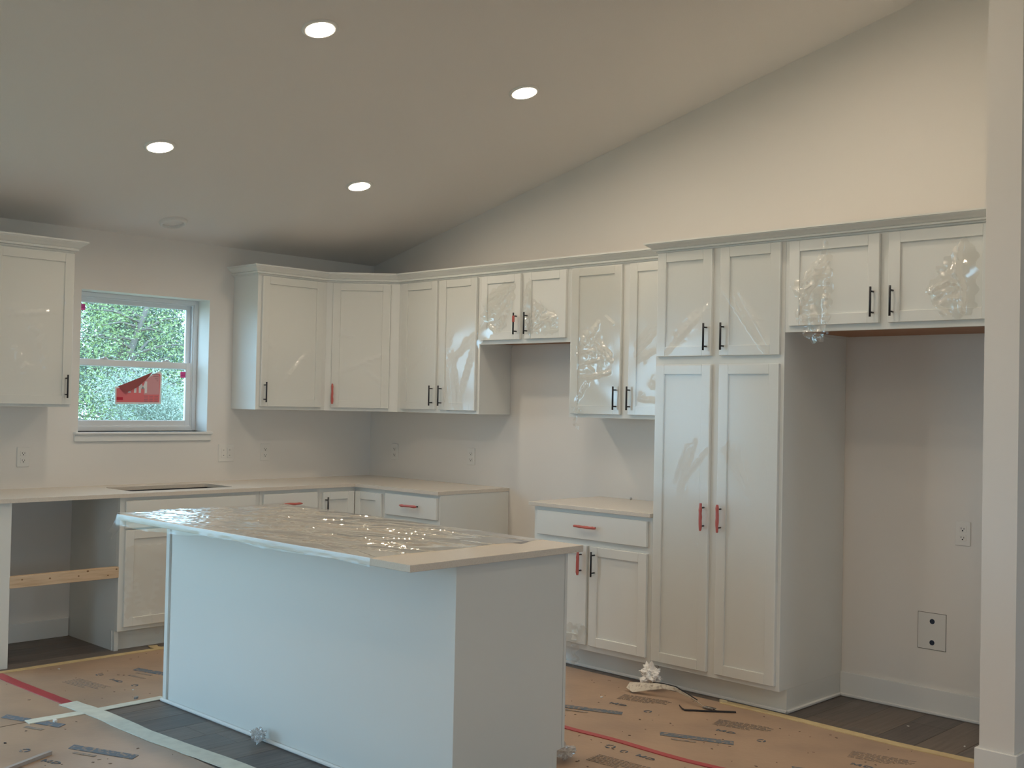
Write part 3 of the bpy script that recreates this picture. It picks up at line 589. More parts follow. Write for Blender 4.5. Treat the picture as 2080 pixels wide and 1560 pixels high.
# ------------------------------------------------------------------ counters, sink
SK = (-2.165, -1.475, -0.495, -0.165)
bm = new()
for q in ((-3.14, SK[0], -DC, 0), (SK[1], 0.0, -DC, 0), (SK[0], SK[1], -DC, SK[2]), (SK[0], SK[1], SK[3], 0)): bx(bm, q[0], q[1], q[2], q[3], BT, CT)
bx(bm, -DC, 0, -1.463, -DC, BT, CT)
for cx, cy, sx, sy in ((SK[0], SK[2], 1, 1), (SK[1], SK[2], -1, 1), (SK[0], SK[3], 1, -1), (SK[1], SK[3], -1, -1)):
    r = 0.03; prism(bm, [(cx, cy)] + [(cx+sx*r*(1-math.sin(t)), cy+sy*r*(1-math.cos(t))) for t in [PI/2*k/5 for k in range(6)]], 2, BT, CT)
tag(obj('countertop', bm, QUARTZ), 'L shaped beige speckled countertop with a sink cut out, under the window', 'countertop')
tag(obj('countertop', bx(new(), -DC, 0, -3.0985, -2.2345, BT, CT, 0.0015), QUARTZ), 'short beige speckled countertop between the range gap and the pantry', 'countertop')
sk = empty('sink', (-1.82, -0.33, 0.68)); tag(sk, 'undermount dark steel sink bowl set in the counter below the window', 'sink')
bm = new(); a, b, c, d_ = SK[0]-0.012, SK[1]+0.012, SK[2]-0.012, SK[3]+0.012
bx(bm, a, b, c, d_, 0.665, 0.668); bx(bm, a-0.003, a, c, d_, 0.665, BT-0.0005); bx(bm, b, b+0.003, c, d_, 0.665, BT-0.0005); bx(bm, a, b, c-0.003, c, 0.665, BT-0.0005); bx(bm, a, b, d_, d_+0.003, 0.665, BT-0.0005)
obj('bowl', bm, STEEL, sk, (-1.82, -0.33, 0.68))
bm = new(); lathe(bm, [(0.045, 0.668), (0.045, 0.671), (0.03, 0.671), (0.028, 0.669)], 20); bmesh.ops.translate(bm, verts=bm.verts[:], vec=(-1.82, -0.33, 0)); obj('drain', bm, TRIM, sk, (-1.82, -0.33, 0.68))
bm = new(); bmesh.ops.create_icosphere(bm, subdivisions=2, radius=0.008); o = obj('screw_ball', bm, mat('pale_metal', (0.6, 0.6, 0.6), 0.3, metal=1), smooth=True); o.location = (-0.03, -2.50, CT+0.0075); tag(o, 'tiny round metal knob lying on the short countertop by the pantry', 'knob')

# ------------------------------------------------------------------ island
IX0, IX1, IY0, IY1 = -2.609, -2.0105, -3.742, -1.7234
e = empty('kitchen_island', ((IX0+IX1)/2, (IY0+IY1)/2, 0)); tag(e, 'white panelled kitchen island standing in the middle of the floor', 'island'); io = ((IX0+IX1)/2, (IY0+IY1)/2, 0)
bm = new(); bx(bm, IX0+0.006, -2.08, IY0+0.006, IY1-0.006, 0, BT); bx(bm, -2.08, -2.031, IY0+0.006, IY1-0.006, 0.114, BT); obj('body', bm, CAB, e, io)
obj('back_panel', bx(new(), IX0+0.001, IX0+0.008, IY0+0.012, IY1-0.044, 0.0, BT, 0.001), CAB, e, io)
obj('corner_strip', bx(new(), IX0-0.004, IX0+0.010, IY1-0.030, IY1, 0.0, BT, 0.001), CAB, e, io)
obj('corner_strip', bx(new(), IX0-0.002, IX0+0.012, IY0-0.0015, IY0+0.014, 0.0, BT, 0.001), CAB, e, io)
bm = new(); prism(bm, [(IX0+0.011, 0), (IX0+0.011, BT), (-2.031, BT), (-2.031, 0.114), (-2.080, 0.108), (-2.080, 0)], 1, IY0, IY0+0.007); obj('end_panel', bm, CAB, e, io)
obj('face_frame', bx(new(), -2.0265, IX1, IY0+0.001, IY1, 0.114, BT, 0.0015), CAB, e, io)
obj('toe_kick', bx(new(), -2.078, -2.054, IY0+0.001, IY1-0.001, 0, 0.114, 0.001), CAB, e, io)
obj('shoe_moulding', bx(new(), IX0-0.014, IX0, IY0-0.001, IY1+0.012, 0, 0.018, 0.006), TRIM, e, io)
class Isl:
    def part(s, name, bm, m, parent=None, smooth=False, label=None):
        o = obj(name, bm, m, parent or e, (0, 0, 0), smooth, label)
        o.data.transform(Matrix.Translation(-Vector(io)) @ Matrix.Rotation(PI/2, 4, 'Z')); return o
iu = [IY0+0.03 + k*(IY1-IY0-0.06)/4 for k in range(5)]
for k in range(4):
    door(Isl(), iu[k]+0.012, iu[k+1]-0.012, 0.146, 0.684, IX1, iu[k]+0.05 if k % 2 else iu[k+1]-0.05, (0.53, 0.66))
    door(Isl(), iu[k]+0.012, iu[k+1]-0.012, 0.717, 0.853, IX1, 0, (0.789, 0.789), horiz=((iu[k]+iu[k+1])/2-0.067, (iu[k]+iu[k+1])/2+0.067), slab=True, name='drawer_front')
TX0, TX1, TY0, TY1 = -2.847, -1.948, -3.766, -1.689
ZT = 0.900
tag(obj('countertop', bx(new(), TX0, TX1, TY0, TY1, BT, ZT, 0.0015), QUARTZ), 'long beige speckled countertop on the island, wrapped in clear plastic', 'countertop')
# wrinkled sheet over the island top
fr = random.Random(5)
X0, X1, Y0, Y1 = TX0-0.003, TX1+0.002, TY0+0.21, TY1+0.004
nx, ny = 220, 440
XX, YY = np.meshgrid(np.linspace(X0, X1, nx+1), np.linspace(Y0, Y1, ny+1))
far = (YY-Y0)/(Y1-Y0)
rid = []
for k in range(190):
    t = fr.random()**0.75; cx, cy = fr.uniform(X0, X1), Y0 + (Y1-Y0)*t; ln = fr.uniform(0.04, 0.22)*(1.5-0.8*t); an = math.radians(fr.gauss(-80 + 34*t, 14))
    ww = fr.uniform(0.006, 0.016); rid.append(((cx-math.cos(an)*ln, cy-math.sin(an)*ln), (cx+math.cos(an)*ln, cy+math.sin(an)*ln), ww*fr.uniform(0.14, 0.34), ww))
H = 0.0020 + 0.0012*np.sin(XX*14+2*np.sin(YY*4))*np.sin(YY*6+1) + fold_field(XX, YY, rid, 3)
H += 0.016*np.clip(far-0.30, 0, 0.6)*crinkle(XX+0.5*YY, YY*0.7, 5, 11.0, 7)
K = np.hypot((XX+2.45)/0.14, (YY+3.05)/0.40); H += 0.006*np.exp(-(np.abs(K-0.9)**2)/0.01)
sh = empty('plastic_sheet', (-2.4, -2.6, ZT)); tag(sh, 'shiny wrinkled clear plastic sheet draped over the island countertop', 'plastic sheet')
grid_object('sheet', XX, YY, ZT + np.maximum(0.0012, H), np.ones((ny, nx), bool), FILM2, sh, (-2.4, -2.6, ZT))
bm = new(); nx, ny = 90, 200
G = [[None]*(nx+1) for _ in range(ny+1)]
for j in range(ny+1): G[j][0] = bm.verts.new((X0, Y0+(Y1-Y0)*j/ny, ZT+0.002))
for i in range(1, nx+1): G[ny][i] = bm.verts.new((X0+(X1-X0)*i/nx, Y1, ZT+0.002))
# skirt hanging over the long edge
drops = []
for j in range(ny+1):
    y = Y0 + (Y1-Y0)*j/ny
    n1 = noise.noise(Vector((y*4, 1.7, 0))); dr = 0.026 + 0.012*n1 + 0.004*noise.noise(Vector((y*22, 0, 0)))
    if y > -2.45: dr += 0.026*math.sin(min(1, (y+2.45)/0.6)*PI/2)
    col = [bm.verts.new((X0 - 0.0012 - 0.004*(k/4)*(0.5+0.5*noise.noise(Vector((y*12, k, 3)))), y, ZT - dr*k/4)) for k in range(1, 5)]
    drops.append([G[j][0]]+col)
for j in range(ny):
    for k in range(4): bm.faces.new((drops[j][k], drops[j+1][k], drops[j+1][k+1], drops[j][k+1]))
# skirt on the far end and the pointed corner tail
ends = []
for i in range(nx+1):
    x = X0 + (X1-X0)*i/nx; dr = 0.03 + 0.015*noise.noise(Vector((x*5, 4, 0))) + 0.03*max(0, 1-(x-X0)/0.3)
    col = [G[ny][i]] + [bm.verts.new((x, Y1 + 0.004 + 0.012*k/4*(0.5+noise.noise(Vector((x*9, k, 7)))), ZT - dr*k/4)) for k in range(1, 5)]
    ends.append(col)
for i in range(nx):
    for k in range(4): bm.faces.new((ends[i][k], ends[i][k+1], ends[i+1][k+1], ends[i+1][k]))
tail = [(-2.851, -1.70, 0.899), (-2.862, -1.688, 0.865), (-2.868, -1.68, 0.845), (-2.884, -1.672, 0.822), (-2.862, -1.672, 0.812), (-2.866, -1.668, 0.780), (-2.835, -1.685, 0.825), (-2.852, -1.73, 0.842), (-2.846, -1.76, 0.85)]
tv = [bm.verts.new(p) for p in tail]
for t in ((0, 1, 8), (1, 7, 8), (1, 2, 7), (2, 4, 7), (2, 3, 4), (4, 5, 6), (4, 6, 7)): bm.faces.new([tv[k] for k in t])
obj('hanging_edge', bm, FILM3, sh, (-2.4, -2.6, ZT), True)

# ------------------------------------------------------------------ outlets and plates
def outlet(kind, frame, u, z, label, w=0.072, h=0.116):
    T = Thing(kind, label, 'outlet', frame, u, 0.006, z)
    T.part('cover_plate', bx(new(), u-w/2, u+w/2, -0.006, 0, z-h/2, z+h/2, 0.002), PLATE)
    return T
def duplex(frame, u, z, label):
    T = outlet('wall_outlet', frame, u, z, label)
    for dz in (0.021, -0.021):
        r = T.part('receptacle', bx(new(), u-0.017, u+0.017, -0.0085, -0.006, z+dz-0.0145, z+dz+0.0145, 0.001), PLATE)
        bm = new(); bx(bm, u-0.008, u-0.0055, -0.009, -0.0084, z+dz-0.002, z+dz+0.007); bx(bm, u+0.0055, u+0.008, -0.009, -0.0084, z+dz-0.002, z+dz+0.006)
        prism(bm, [(u+0.0035*math.cos(2*PI*k/8), z+dz-0.0075+0.0035*math.sin(2*PI*k/8)) for k in range(8)], 1, -0.009, -0.0084)
        T.part('slots', bm, DARK, r)
duplex('B', -2.59, 1.081, 'white duplex outlet on the wall left of the kitchen window')
duplex('B', -0.929, 1.084, 'white duplex outlet on the window wall beneath the straight cabinet')
duplex('R', 0.290, 1.083, 'white duplex outlet close to the room corner on the pantry wall')
duplex('R', 1.097, 1.086, 'white duplex outlet above the counter end beside the range gap')
duplex('R', 4.470, 0.880, 'white duplex outlet on the back wall of the fridge recess')
T = outlet('switch_plate', 'B', -1.234, 1.083, 'white two gang switch plate just right of the kitchen window', 0.120, 0.118); T.e['category'] = 'switch'
for du in (-0.023, 0.023):
    r = T.part('rocker', bx(new(), -1.234+du-0.016, -1.234+du+0.016, -0.009, -0.006, 1.083-0.033, 1.083+0.033, 0.001), PLATE)
    bm = new(); bx(bm, -1.234+du-0.004, -1.234+du+0.004, -0.0096, -0.009, 1.100, 1.104); bx(bm, -1.234+du-0.004, -1.234+du+0.004, -0.0096, -0.009, 1.064, 1.068); T.part('slots', bm, mat('grey_slot', (0.3, 0.29, 0.28), 0.6), r)
T = Thing('water_box', 'square recessed white valve box with two dark holes low in the fridge recess', 'box', 'R', 4.325, 0.01, 0.304)
T.part('surround', bx(new(), 4.2545, 4.3955, -0.0015, 0.0, 0.3055, 0.4835), mat('box_gap', (0.20, 0.19, 0.17), 0.8))
T.part('cover', bx(new(), 4.257, 4.393, -0.003, 0.0, 0.308, 0.481, 0.001), mat('box_white', (0.74, 0.73, 0.70), 0.5))
for zz in (0.442, 0.340):
    bm = new(); prism(bm, [(4.327+0.0125*math.cos(2*PI*k/16), zz+0.0125*math.sin(2*PI*k/16)) for k in range(16)], 1, -0.0036, -0.0029); T.part('hole', bm, mat('blue_black', (0.01, 0.02, 0.045), 0.5))

# ------------------------------------------------------------------ floor protection paper, prints and tape
def sheet(x0, x1, y0, y1, label, sx=0.12, z=0.0016, seed=0):
    bm = new(); nx = max(2, int((x1-x0)/sx)); ny = max(2, int((y1-y0)/sx)); G = []
    for j in range(ny+1):
        G.append([bm.verts.new((x0+(x1-x0)*i/nx, y0+(y1-y0)*j/ny, z+0.0009*noise.noise(Vector((x0+(x1-x0)*i/nx*1, (y0+(y1-y0)*j/ny)*1.0, seed))*1.0)*(0 if i in (0, nx) or j in (0, ny) else 1))) for i in range(nx+1)])
    for j in range(ny):
        for i in range(nx): bm.faces.new((G[j][i], G[j][i+1], G[j+1][i+1], G[j+1][i]))
    r = bmesh.ops.extrude_face_region(bm, geom=bm.faces[:])
    bmesh.ops.translate(bm, verts=[v for v in r['geom'] if isinstance(v, bmesh.types.BMVert)], vec=(0, 0, -0.001))
    bmesh.ops.recalc_face_normals(bm, faces=bm.faces[:])
    c = ((x0+x1)/2, (y0+y1)/2, 0)
    e = empty('floor_paper', c); tag(e, label, 'floor paper'); obj('paper', bm, PAPER, e, c)
    return e, c
PZ = 0.0034
def pquad(bm, o, r, pts):
    c, s = math.cos(r), math.sin(r)
    prism(bm, [(o[0]+a*c-b*s, o[1]+a*s+b*c) for a, b in pts], 2, PZ-0.0008, PZ)
def prints(E, x, y, r, big=True):
    """one repeat of the printed block: local a along the line of print, b across"""
    e, c = E
    if big:
        bm = new(); pquad(bm, (x, y), r, [(0, 0), (0.325, 0.004), (0.315, 0.056), (-0.015, 0.050)]); obj('printed_band', bm, INK, e, c)
        bm = new(); pquad(bm, (x, y), r, [(0.06, -0.040), (0.17, -0.038), (0.168, -0.020), (0.055, -0.022)]); obj('printed_subline', bm, INK2, e, c)
    o = (x - 0.0*math.sin(r), y)
    def at(a, b): return (x + a*math.cos(r) - b*math.sin(r), y + a*math.sin(r) + b*math.cos(r))
    return at
def letter_md(E, x, y, r, h=0.026):
    bm = new(); s = h/0.026
    def st(p, q, wd=0.006):
        p, q = Vector(p)*s, Vector(q)*s; t = (q-p).normalized(); n = Vector((-t.y, t.x))*wd*s/2
        pquad(bm, (x, y), r, [tuple(p-n), tuple(q-n), tuple(q+n), tuple(p+n)])
    st((0.003, 0), (0.003, 0.026), 0.008); st((0.037, 0), (0.037, 0.026), 0.008); st((0.004, 0.025), (0.02, 0.004), 0.008); st((0.036, 0.025), (0.02, 0.004), 0.008)
    st((0.055, 0), (0.055, 0.026), 0.008); st((0.055, 0.023), (0.075, 0.023)); st((0.055, 0.003), (0.075, 0.003)); st((0.075, 0.023), (0.088, 0.013)); st((0.075, 0.003), (0.088, 0.013))
    obj('printed_letters', bm, INK, E[0], E[1])
def ring(E, x, y, R=0.02):
    bm = new()
    for k in range(12):
        a, b = 2*PI*k/12, 2*PI*(k+1)/12
        if k % 4 == 3: continue
        prism(bm, [(x+R*math.cos(a), y+R*math.sin(a)), (x+R*math.cos(b), y+R*math.sin(b)), (x+0.62*R*math.cos(b), y+0.62*R*math.sin(b)), (x+0.62*R*math.cos(a), y+0.62*R*math.sin(a))], 2, PZ-0.0008, PZ)
    obj('printed_recycling_mark', bm, INK, E[0], E[1])
def textblock(E, x, y, r, n=7, ln=0.26, gap=0.0135):
    bm = new()
    for k in range(n):
        a = 0.0; rr = random.Random(k+int(x*100))
        end = ln*(1 if k < n-2 else 0.7)*rr.uniform(0.85, 1)
        while a < end:
            wd = rr.uniform(0.012, 0.04); pquad(bm, (x, y), r, [(a, -k*gap), (min(a+wd, end), -k*gap), (min(a+wd, end), -k*gap+0.006), (a, -k*gap+0.006)]); a += wd + 0.006
    obj('printed_text', bm, INK2, E[0], E[1])
def scuffs(E, x0, x1, y0, y1, n, seed):
    bm = new(); rr = random.Random(seed)
    for k in range(n):
        x, y = rr.uniform(x0, x1), rr.uniform(y0, y1); s = rr.uniform(0.003, 0.009); a = rr.uniform(0, PI); q = rr.uniform(0.25, 0.8)
        pts = [(x+s*(math.cos(t)*math.cos(a)-q*math.sin(t)*math.sin(a))*rr.uniform(0.6, 1.1), y+s*(math.cos(t)*math.sin(a)+q*math.sin(t)*math.cos(a))*rr.uniform(0.6, 1.1)) for t in [2*PI*i/7 for i in range(7)]]
        prism(bm, pts, 2, PZ-0.0008, PZ)
    o = obj('scuff_marks', bm, mat('dirt', (0.20, 0.145, 0.115), 0.9), E[0], E[1]); o['kind'] = 'stuff'
A = sheet(-8.5, -2.975, -1.650, -0.700, 'brown floor protection paper sheet left of the red tape seam', seed=1)
B = sheet(-2.970, -0.62, -1.650, -0.700, 'brown printed floor protection paper sheet in front of the dishwasher space and sink', seed=2)
Cc = sheet(-8.5, -2.950, -11.5, -1.658, 'brown printed floor protection paper sheet left of the bare plank strip', seed=3)
Dd = sheet(-1.500, -0.605, -5.6, -1.655, 'brown printed floor protection paper sheet between the red tape and the pantry', seed=4)
Ee = sheet(-2.02, -1.505, -5.6, -1.655, 'narrow brown printed floor protection paper sheet beside the island front', seed=5)
# left sheets: print runs along -y and leans towards +x
rA = math.atan2(-0.30, 0.12)
prints(Cc, -3.262, -2.140, rA); letter_md(Cc, -3.412, -2.225, rA); ring(Cc, -3.40, -2.05, 0.022)
prints(Cc, -3.500, -2.90, rA); textblock(Cc, -3.52, -2.20, rA, 5)
prints(A, -3.286, -1.530, -1.15, False)
bm = new(); pquad(bm, (-3.285, -1.515), rA, [(0, 0), (0.13, 0), (0.13, 0.05), (-0.015, 0.05)]); obj('printed_band', bm, INK, A[0], A[1])
bm = new(); pquad(bm, (-3.222, -1.675), rA, [(0, 0), (0.165, 0), (0.155, 0.05), (-0.0, 0.05)]); obj('printed_band', bm, INK, Cc[0], Cc[1])
bm = new(); pquad(bm, (-3.235, -1.71), rA, [(0, -0.04), (0.10, -0.04), (0.10, -0.02), (0, -0.02)]); obj('printed_subline', bm, INK2, Cc[0], Cc[1])
textblock(B, -2.72, -1.06, -1.42, 7, 0.27, 0.015); ring(B, -2.60, -1.052, 0.02); letter_md(B, -2.612, -1.185, -1.45, 0.026); ring(B, -2.57, -1.37, 0.018)
prints(B, -2.425, -1.07, -1.30)
bm = new(); pquad(bm, (-2.50, -1.16), -1.35, [(0, 0), (0.12, 0), (0.12, 0.016), (0, 0.016)]); obj('printed_subline', bm, INK2, B[0], B[1])
rD = math.atan2(-0.30, 0.115)
prints(Dd, -1.284, -3.665, rD); letter_md(Dd, -1.035, -3.79, -1.42); ring(Dd, -1.018, -4.014, 0.02); textblock(Dd, -0.875, -3.70, -1.32, 7, 0.27, 0.015)
prints(Dd, -1.275, -3.045, rD); letter_md(Dd, -1.036, -3.175, -1.42); ring(Dd, -1.011, -3.39, 0.02); textblock(Dd, -0.85, -3.12, -1.32, 7, 0.27, 0.015)
prints(Dd, -1.275, -4.32, rD); letter_md(Dd, -1.03, -4.44, -1.42); textblock(Dd, -0.86, -4.36, -1.32, 7, 0.27, 0.015)
ring(Ee, -1.577, -3.621, 0.024); ring(Ee, -1.587, -3.703, 0.018); letter_md(Ee, -1.597, -3.772, -1.60, 0.026); textblock(Ee, -1.70, -3.66, -1.50, 7, 0.26, 0.015); prints(Ee, -1.85, -4.1, rD)
scuffs(Cc, -3.7, -2.96, -2.6, -1.7, 26, 1); scuffs(B, -2.9, -2.1, -1.6, -0.75, 22, 2); scuffs(Dd, -1.45, -0.65, -4.6, -2.7, 60, 3); scuffs(Ee, -1.9, -1.52, -4.1, -3.4, 14, 4); scuffs(A, -3.4, -3.0, -1.6, -0.75, 10, 5)
def tape(name, pts, wd, m, label, cat='tape', z=0.0052, seed=0, ragged=0.0):
    """strip laid along a floor polyline"""
    P = [Vector(p) for p in pts]; S_ = [P[0]]
    for a, b in zip(P, P[1:]):
        n = max(1, int((b-a).length/0.06))
        for k in range(1, n+1): S_.append(a+(b-a)*k/n)
    for _ in range(3):
        S_ = [S_[0]] + [(S_[i-1]+2*S_[i]+S_[i+1])/4 for i in range(1, len(S_)-1)] + [S_[-1]]
    bm = new(); L = []; rr = random.Random(seed)
    for i, p in enumerate(S_):
        t = (S_[min(i+1, len(S_)-1)]-S_[max(i-1, 0)]).normalized(); n = Vector((-t.y, t.x))*wd/2
        a = p+n*(1+rr.uniform(-ragged, ragged)); b = p-n*(1+rr.uniform(-ragged, ragged))
        L.append([bm.verts.new((a.x, a.y, z)), bm.verts.new((b.x, b.y, z))])
    for q0, q1 in zip(L, L[1:]): bm.faces.new((q0[0], q0[1], q1[1], q1[0]))
    r = bmesh.ops.extrude_face_region(bm, geom=bm.faces[:])
    bmesh.ops.translate(bm, verts=[v for v in r['geom'] if isinstance(v, bmesh.types.BMVert)], vec=(0, 0, -0.0034))
    bmesh.ops.recalc_face_normals(bm, faces=bm.faces[:])
    return tag(obj(name, bm, m), label, cat)
tape('red_tape', [(-2.985, -0.71), (-2.985, -0.95), (-2.96, -1.485)], 0.052, REDTAPE, 'straight strip of red tape on the paper seam near the dishwasher space', seed=1, ragged=0.04)
tape('pale_tape', [(-2.962, -1.478), (-2.935, -1.75), (-2.938, -2.15), (-2.915, -2.45), (-2.885, -2.80), (-2.87, -3.6)], 0.088, WTAPE, 'wide pale green tape strip along the bare planks beside the island', seed=2, ragged=0.05, z=0.006)
tape('yellow_tape', [(-2.58, -1.672), (-2.93, -1.678)], 0.052, WTAPE, 'short pale tape strip from the white tape crossing to the island corner', seed=3, ragged=0.05, z=0.0052)
tape('yellow_tape', [(-2.96, -1.675), (-3.23, -1.662)], 0.062, WTAPE, 'short torn pale tape strip across the blue print on the left sheets', seed=4, ragged=0.1, z=0.0052)
tape('yellow_tape', [(-5.4, -0.682), (-2.95, -0.682), (-2.2, -0.690), (-1.9, -0.695)], 0.042, YTAPE, 'long masking tape strip along the paper edge before the dishwasher space', seed=5, ragged=0.06)
tape('yellow_tape', [(-2.06, -0.60), (-2.13, -0.66), (-1.90, -0.75), (-1.6, -0.80)], 0.05, YTAPE, 'loose piece of masking tape below the sink cabinet', seed=6, ragged=0.1, z=0.0062)
tape('yellow_tape', [(-0.600, -3.535), (-0.592, -3.80), (-0.612, -4.20), (-0.618, -4.50), (-0.60, -4.86)], 0.052, YTAPE, 'long masking tape strip on the paper edge before pantry and fridge recess', seed=7, ragged=0.05)
tape('red_tape', [(-1.46, -2.7), (-1.50, -3.10), (-1.512, -3.345), (-1.486, -3.56), (-1.500, -3.81), (-1.498, -3.96), (-1.465, -4.20), (-1.42, -4.7)], 0.034, REDTAPE, 'wavy strip of red tape on the paper between island and pantry', seed=8, ragged=0.04)

# ------------------------------------------------------------------ litter on the floor
def crumple(name, loc, sx, sy, sz, m, label, cat, seed, amp=0.35, sub=4):
    bm = new(); bmesh.ops.create_icosphere(bm, subdivisions=sub, radius=1.0)
    for v in bm.verts:
        q = v.co.copy(); n = noise.noise(q*2.1+Vector((seed, 0, 0))); n2 = abs(noise.noise(q*4.7+Vector((0, seed, 0)))); n3 = abs(noise.noise(q*9.5+Vector((0, 0, seed))))
        v.co = q*(1 + amp*n + amp*0.9*(n2-0.3) + amp*0.4*(n3-0.3))
        v.co.x *= sx; v.co.y *= sy; v.co.z *= sz
    zm = min(v.co.z for v in bm.verts)
    for v in bm.verts: v.co.z -= zm
    o = obj(name, bm, m); o.location = loc; return tag(o, label, cat)
CRK = film_mat('crumpled_film', (0.80, 0.80, 0.80), 3.5, 0.12, 0.22)
crumple('crumpled_plastic', (-2.655, -2.60, 0.001), 0.028, 0.036, 0.026, CRK, 'small ball of crumpled clear plastic against the island shoe moulding', 'plastic', 3, 0.6)
crumple('crumpled_plastic', (-1.86, -3.60, 0.003), 0.05, 0.05, 0.026, CRK, 'crumpled clear plastic scrap on the paper by the island toe kick', 'plastic', 8, 0.6)
crumple('crumpled_paper', (-0.668, -3.150, 0.003), 0.042, 0.055, 0.050, mat('white_tissue', (0.88, 0.87, 0.85), 0.7), 'crumpled white paper scrap in front of the pantry toe kick', 'paper', 12, 0.75)
# scraped-off strip of white caulk and backing, lying next to the paper
st = empty('torn_strip', (-0.74, -3.35, 0.0)); tag(st, 'long torn strip of dirty white caulk and foil lying before the pantry', 'scrap')
bm = new(); ctr = [(-0.775, -3.085, 0.030), (-0.780, -3.13, 0.028), (-0.770, -3.20, 0.042), (-0.745, -3.28, 0.055), (-0.725, -3.34, 0.050), (-0.742, -3.43, 0.036), (-0.752, -3.49, 0.022), (-0.760, -3.54, 0.008), (-0.750, -3.60, 0.006)]
wds = [0.022, 0.030, 0.018, 0.010, 0.008, 0.007, 0.006, 0.007, 0.005]; L = []
for i, (p, wd) in enumerate(zip(ctr, wds)):
    tw = 0.4 + 0.3*i; d = Vector((math.cos(tw), 0.25, math.sin(tw)))*wd
    a, b = Vector(p)+d, Vector(p)-d; a.z = max(a.z, 0.004); b.z = max(b.z, 0.004)
    L.append([bm.verts.new(a), bm.verts.new(b), bm.verts.new(b+Vector((0.001, 0.001, 0.002))), bm.verts.new(a+Vector((0.001, 0.001, 0.002)))])
for q0, q1 in zip(L, L[1:]):
    for k in range(4): bm.faces.new((q0[k], q0[(k+1) % 4], q1[(k+1) % 4], q1[k]))
bm.faces.new(L[0]); bm.faces.new(L[-1][::-1]); bmesh.ops.recalc_face_normals(bm, faces=bm.faces[:])
obj('strip', bm, mat('dirty_caulk', (0.70, 0.64, 0.54), 0.7, noise_col=((0.35, 0.28, 0.22), 60, 0.5, 0.75, 4, (1, 1, 1))), st, (-0.74, -3.35, 0.0))
bm = new(); tube(bm, [(-0.745, -3.22, 0.066), (-0.735, -3.28, 0.068), (-0.718, -3.34, 0.062), (-0.738, -3.43, 0.044), (-0.748, -3.49, 0.030)], 0.0028, 6); obj('dark_edge', bm, DARK, st, (-0.74, -3.35, 0.0))
bm = new(); bx(bm, -0.770, -0.738, -3.595, -3.535, 0.0034, 0.010, 0.002); obj('foil_end', bm, mat('dark_foil', (0.16, 0.15, 0.15), 0.3, metal=0.8), st, (-0.74, -3.35, 0.0))
bm = new(); pts = [(-0.838, -3.448, 0.012), (-0.855, -3.475, 0.006), (-0.868, -3.50, 0.005), (-0.80, -3.585, 0.005), (-0.713, -3.688, 0.005)]; L = []
for p in pts: L.append([bm.verts.new((p[0]+0.006, p[1]+0.004, p[2]+0.003)), bm.verts.new((p[0]-0.006, p[1]-0.004, p[2]+0.003)), bm.verts.new((p[0]-0.006, p[1]-0.004, p[2]-0.0016)), bm.verts.new((p[0]+0.006, p[1]+0.004, p[2]-0.0016))])
for q0, q1 in zip(L, L[1:]):
    for k in range(4): bm.faces.new((q0[k], q0[(k+1) % 4], q1[(k+1) % 4], q1[k]))
bm.faces.new(L[0]); bm.faces.new(L[-1][::-1]); bmesh.ops.recalc_face_normals(bm, faces=bm.faces[:])
tag(obj('black_strip', bm, BLACK), 'thin bent black strip lying on the brown paper before the pantry', 'strip')
d0, d1 = Vector((-3.345, -2.164, 0)), Vector((-3.62, -2.285, 0)); n = Vector((0.40, -0.916, 0))*0.009
bm = new(); 
prism(bm, [((d0+n).x, (d0+n).y), ((d1+n).x, (d1+n).y), ((d1-n).x, (d1-n).y), ((d0-n).x, (d0-n).y)], 2, 0.0022, 0.016)
tag(obj('wood_stick', bm, mat('stick_grey', (0.42, 0.37, 0.34), 0.7)), 'thin square wooden stick lying on the left paper sheet', 'stick')
def chip(x, y, s, m, lab, seed, z=0.002):
    rr = random.Random(seed); bm = new()
    prism(bm, [(s*math.cos(2*PI*k/7)*rr.uniform(0.5, 1.1), 0.6*s*math.sin(2*PI*k/7)*rr.uniform(0.5, 1.1)) for k in range(7)], 2, 0, 0.4*s)
    o = obj('debris_chip', bm, m); o.location = (x, y, z); o.rotation_euler = (0, 0, rr.uniform(0, 3)); tag(o, lab, 'debris')
chip(-3.135, -1.73, 0.022, TRASH, 'flat white chip beside the torn pale tape on the left sheets', 1)
chip(-2.70, -0.80, 0.008, TRASH, 'small white chip on the paper before the dishwasher space', 2)
chip(-2.62, -1.45, 0.009, TRASH, 'small white chip on the paper near the far island corner', 3)
chip(-2.68, -1.60, 0.020, mat('grey_scrap', (0.30, 0.32, 0.33), 0.5), 'grey scrap next to the tape strip at the far island corner', 4)
chip(-0.60, -3.54, 0.022, mat('cream_scrap', (0.70, 0.60, 0.40), 0.7), 'cream torn bit at the tape start before the pantry', 5, 0.0054)
chip(-0.30, -4.35, 0.007, TRASH, 'small white chip on the bare planks of the fridge recess', 6, 0.0)
chip(-0.42, -4.66, 0.009, TRASH, 'white chip near the stub wall on the bare recess planks', 7, 0.0)
chip(-0.98, -3.08, 0.012, TRASH, 'pale flake on the brown paper near the base cabinet', 8)
chip(-3.42, -1.90, 0.008, DARK, 'small dark crumb on the left printed paper sheet', 9)
# faint print on the film near the end of the island
bm = new()
for k in range(7): bx(bm, -2.13+0.014*k, -2.124+0.014*k, -3.60+0.006*k, -3.47+0.004*k, ZT+0.0012, ZT+0.0016)
tag(obj('printed_label', bm, mat('label_ink', (0.30, 0.31, 0.34), 0.6)), 'patch of grey printed lines at the uncovered end of the island top', 'label')

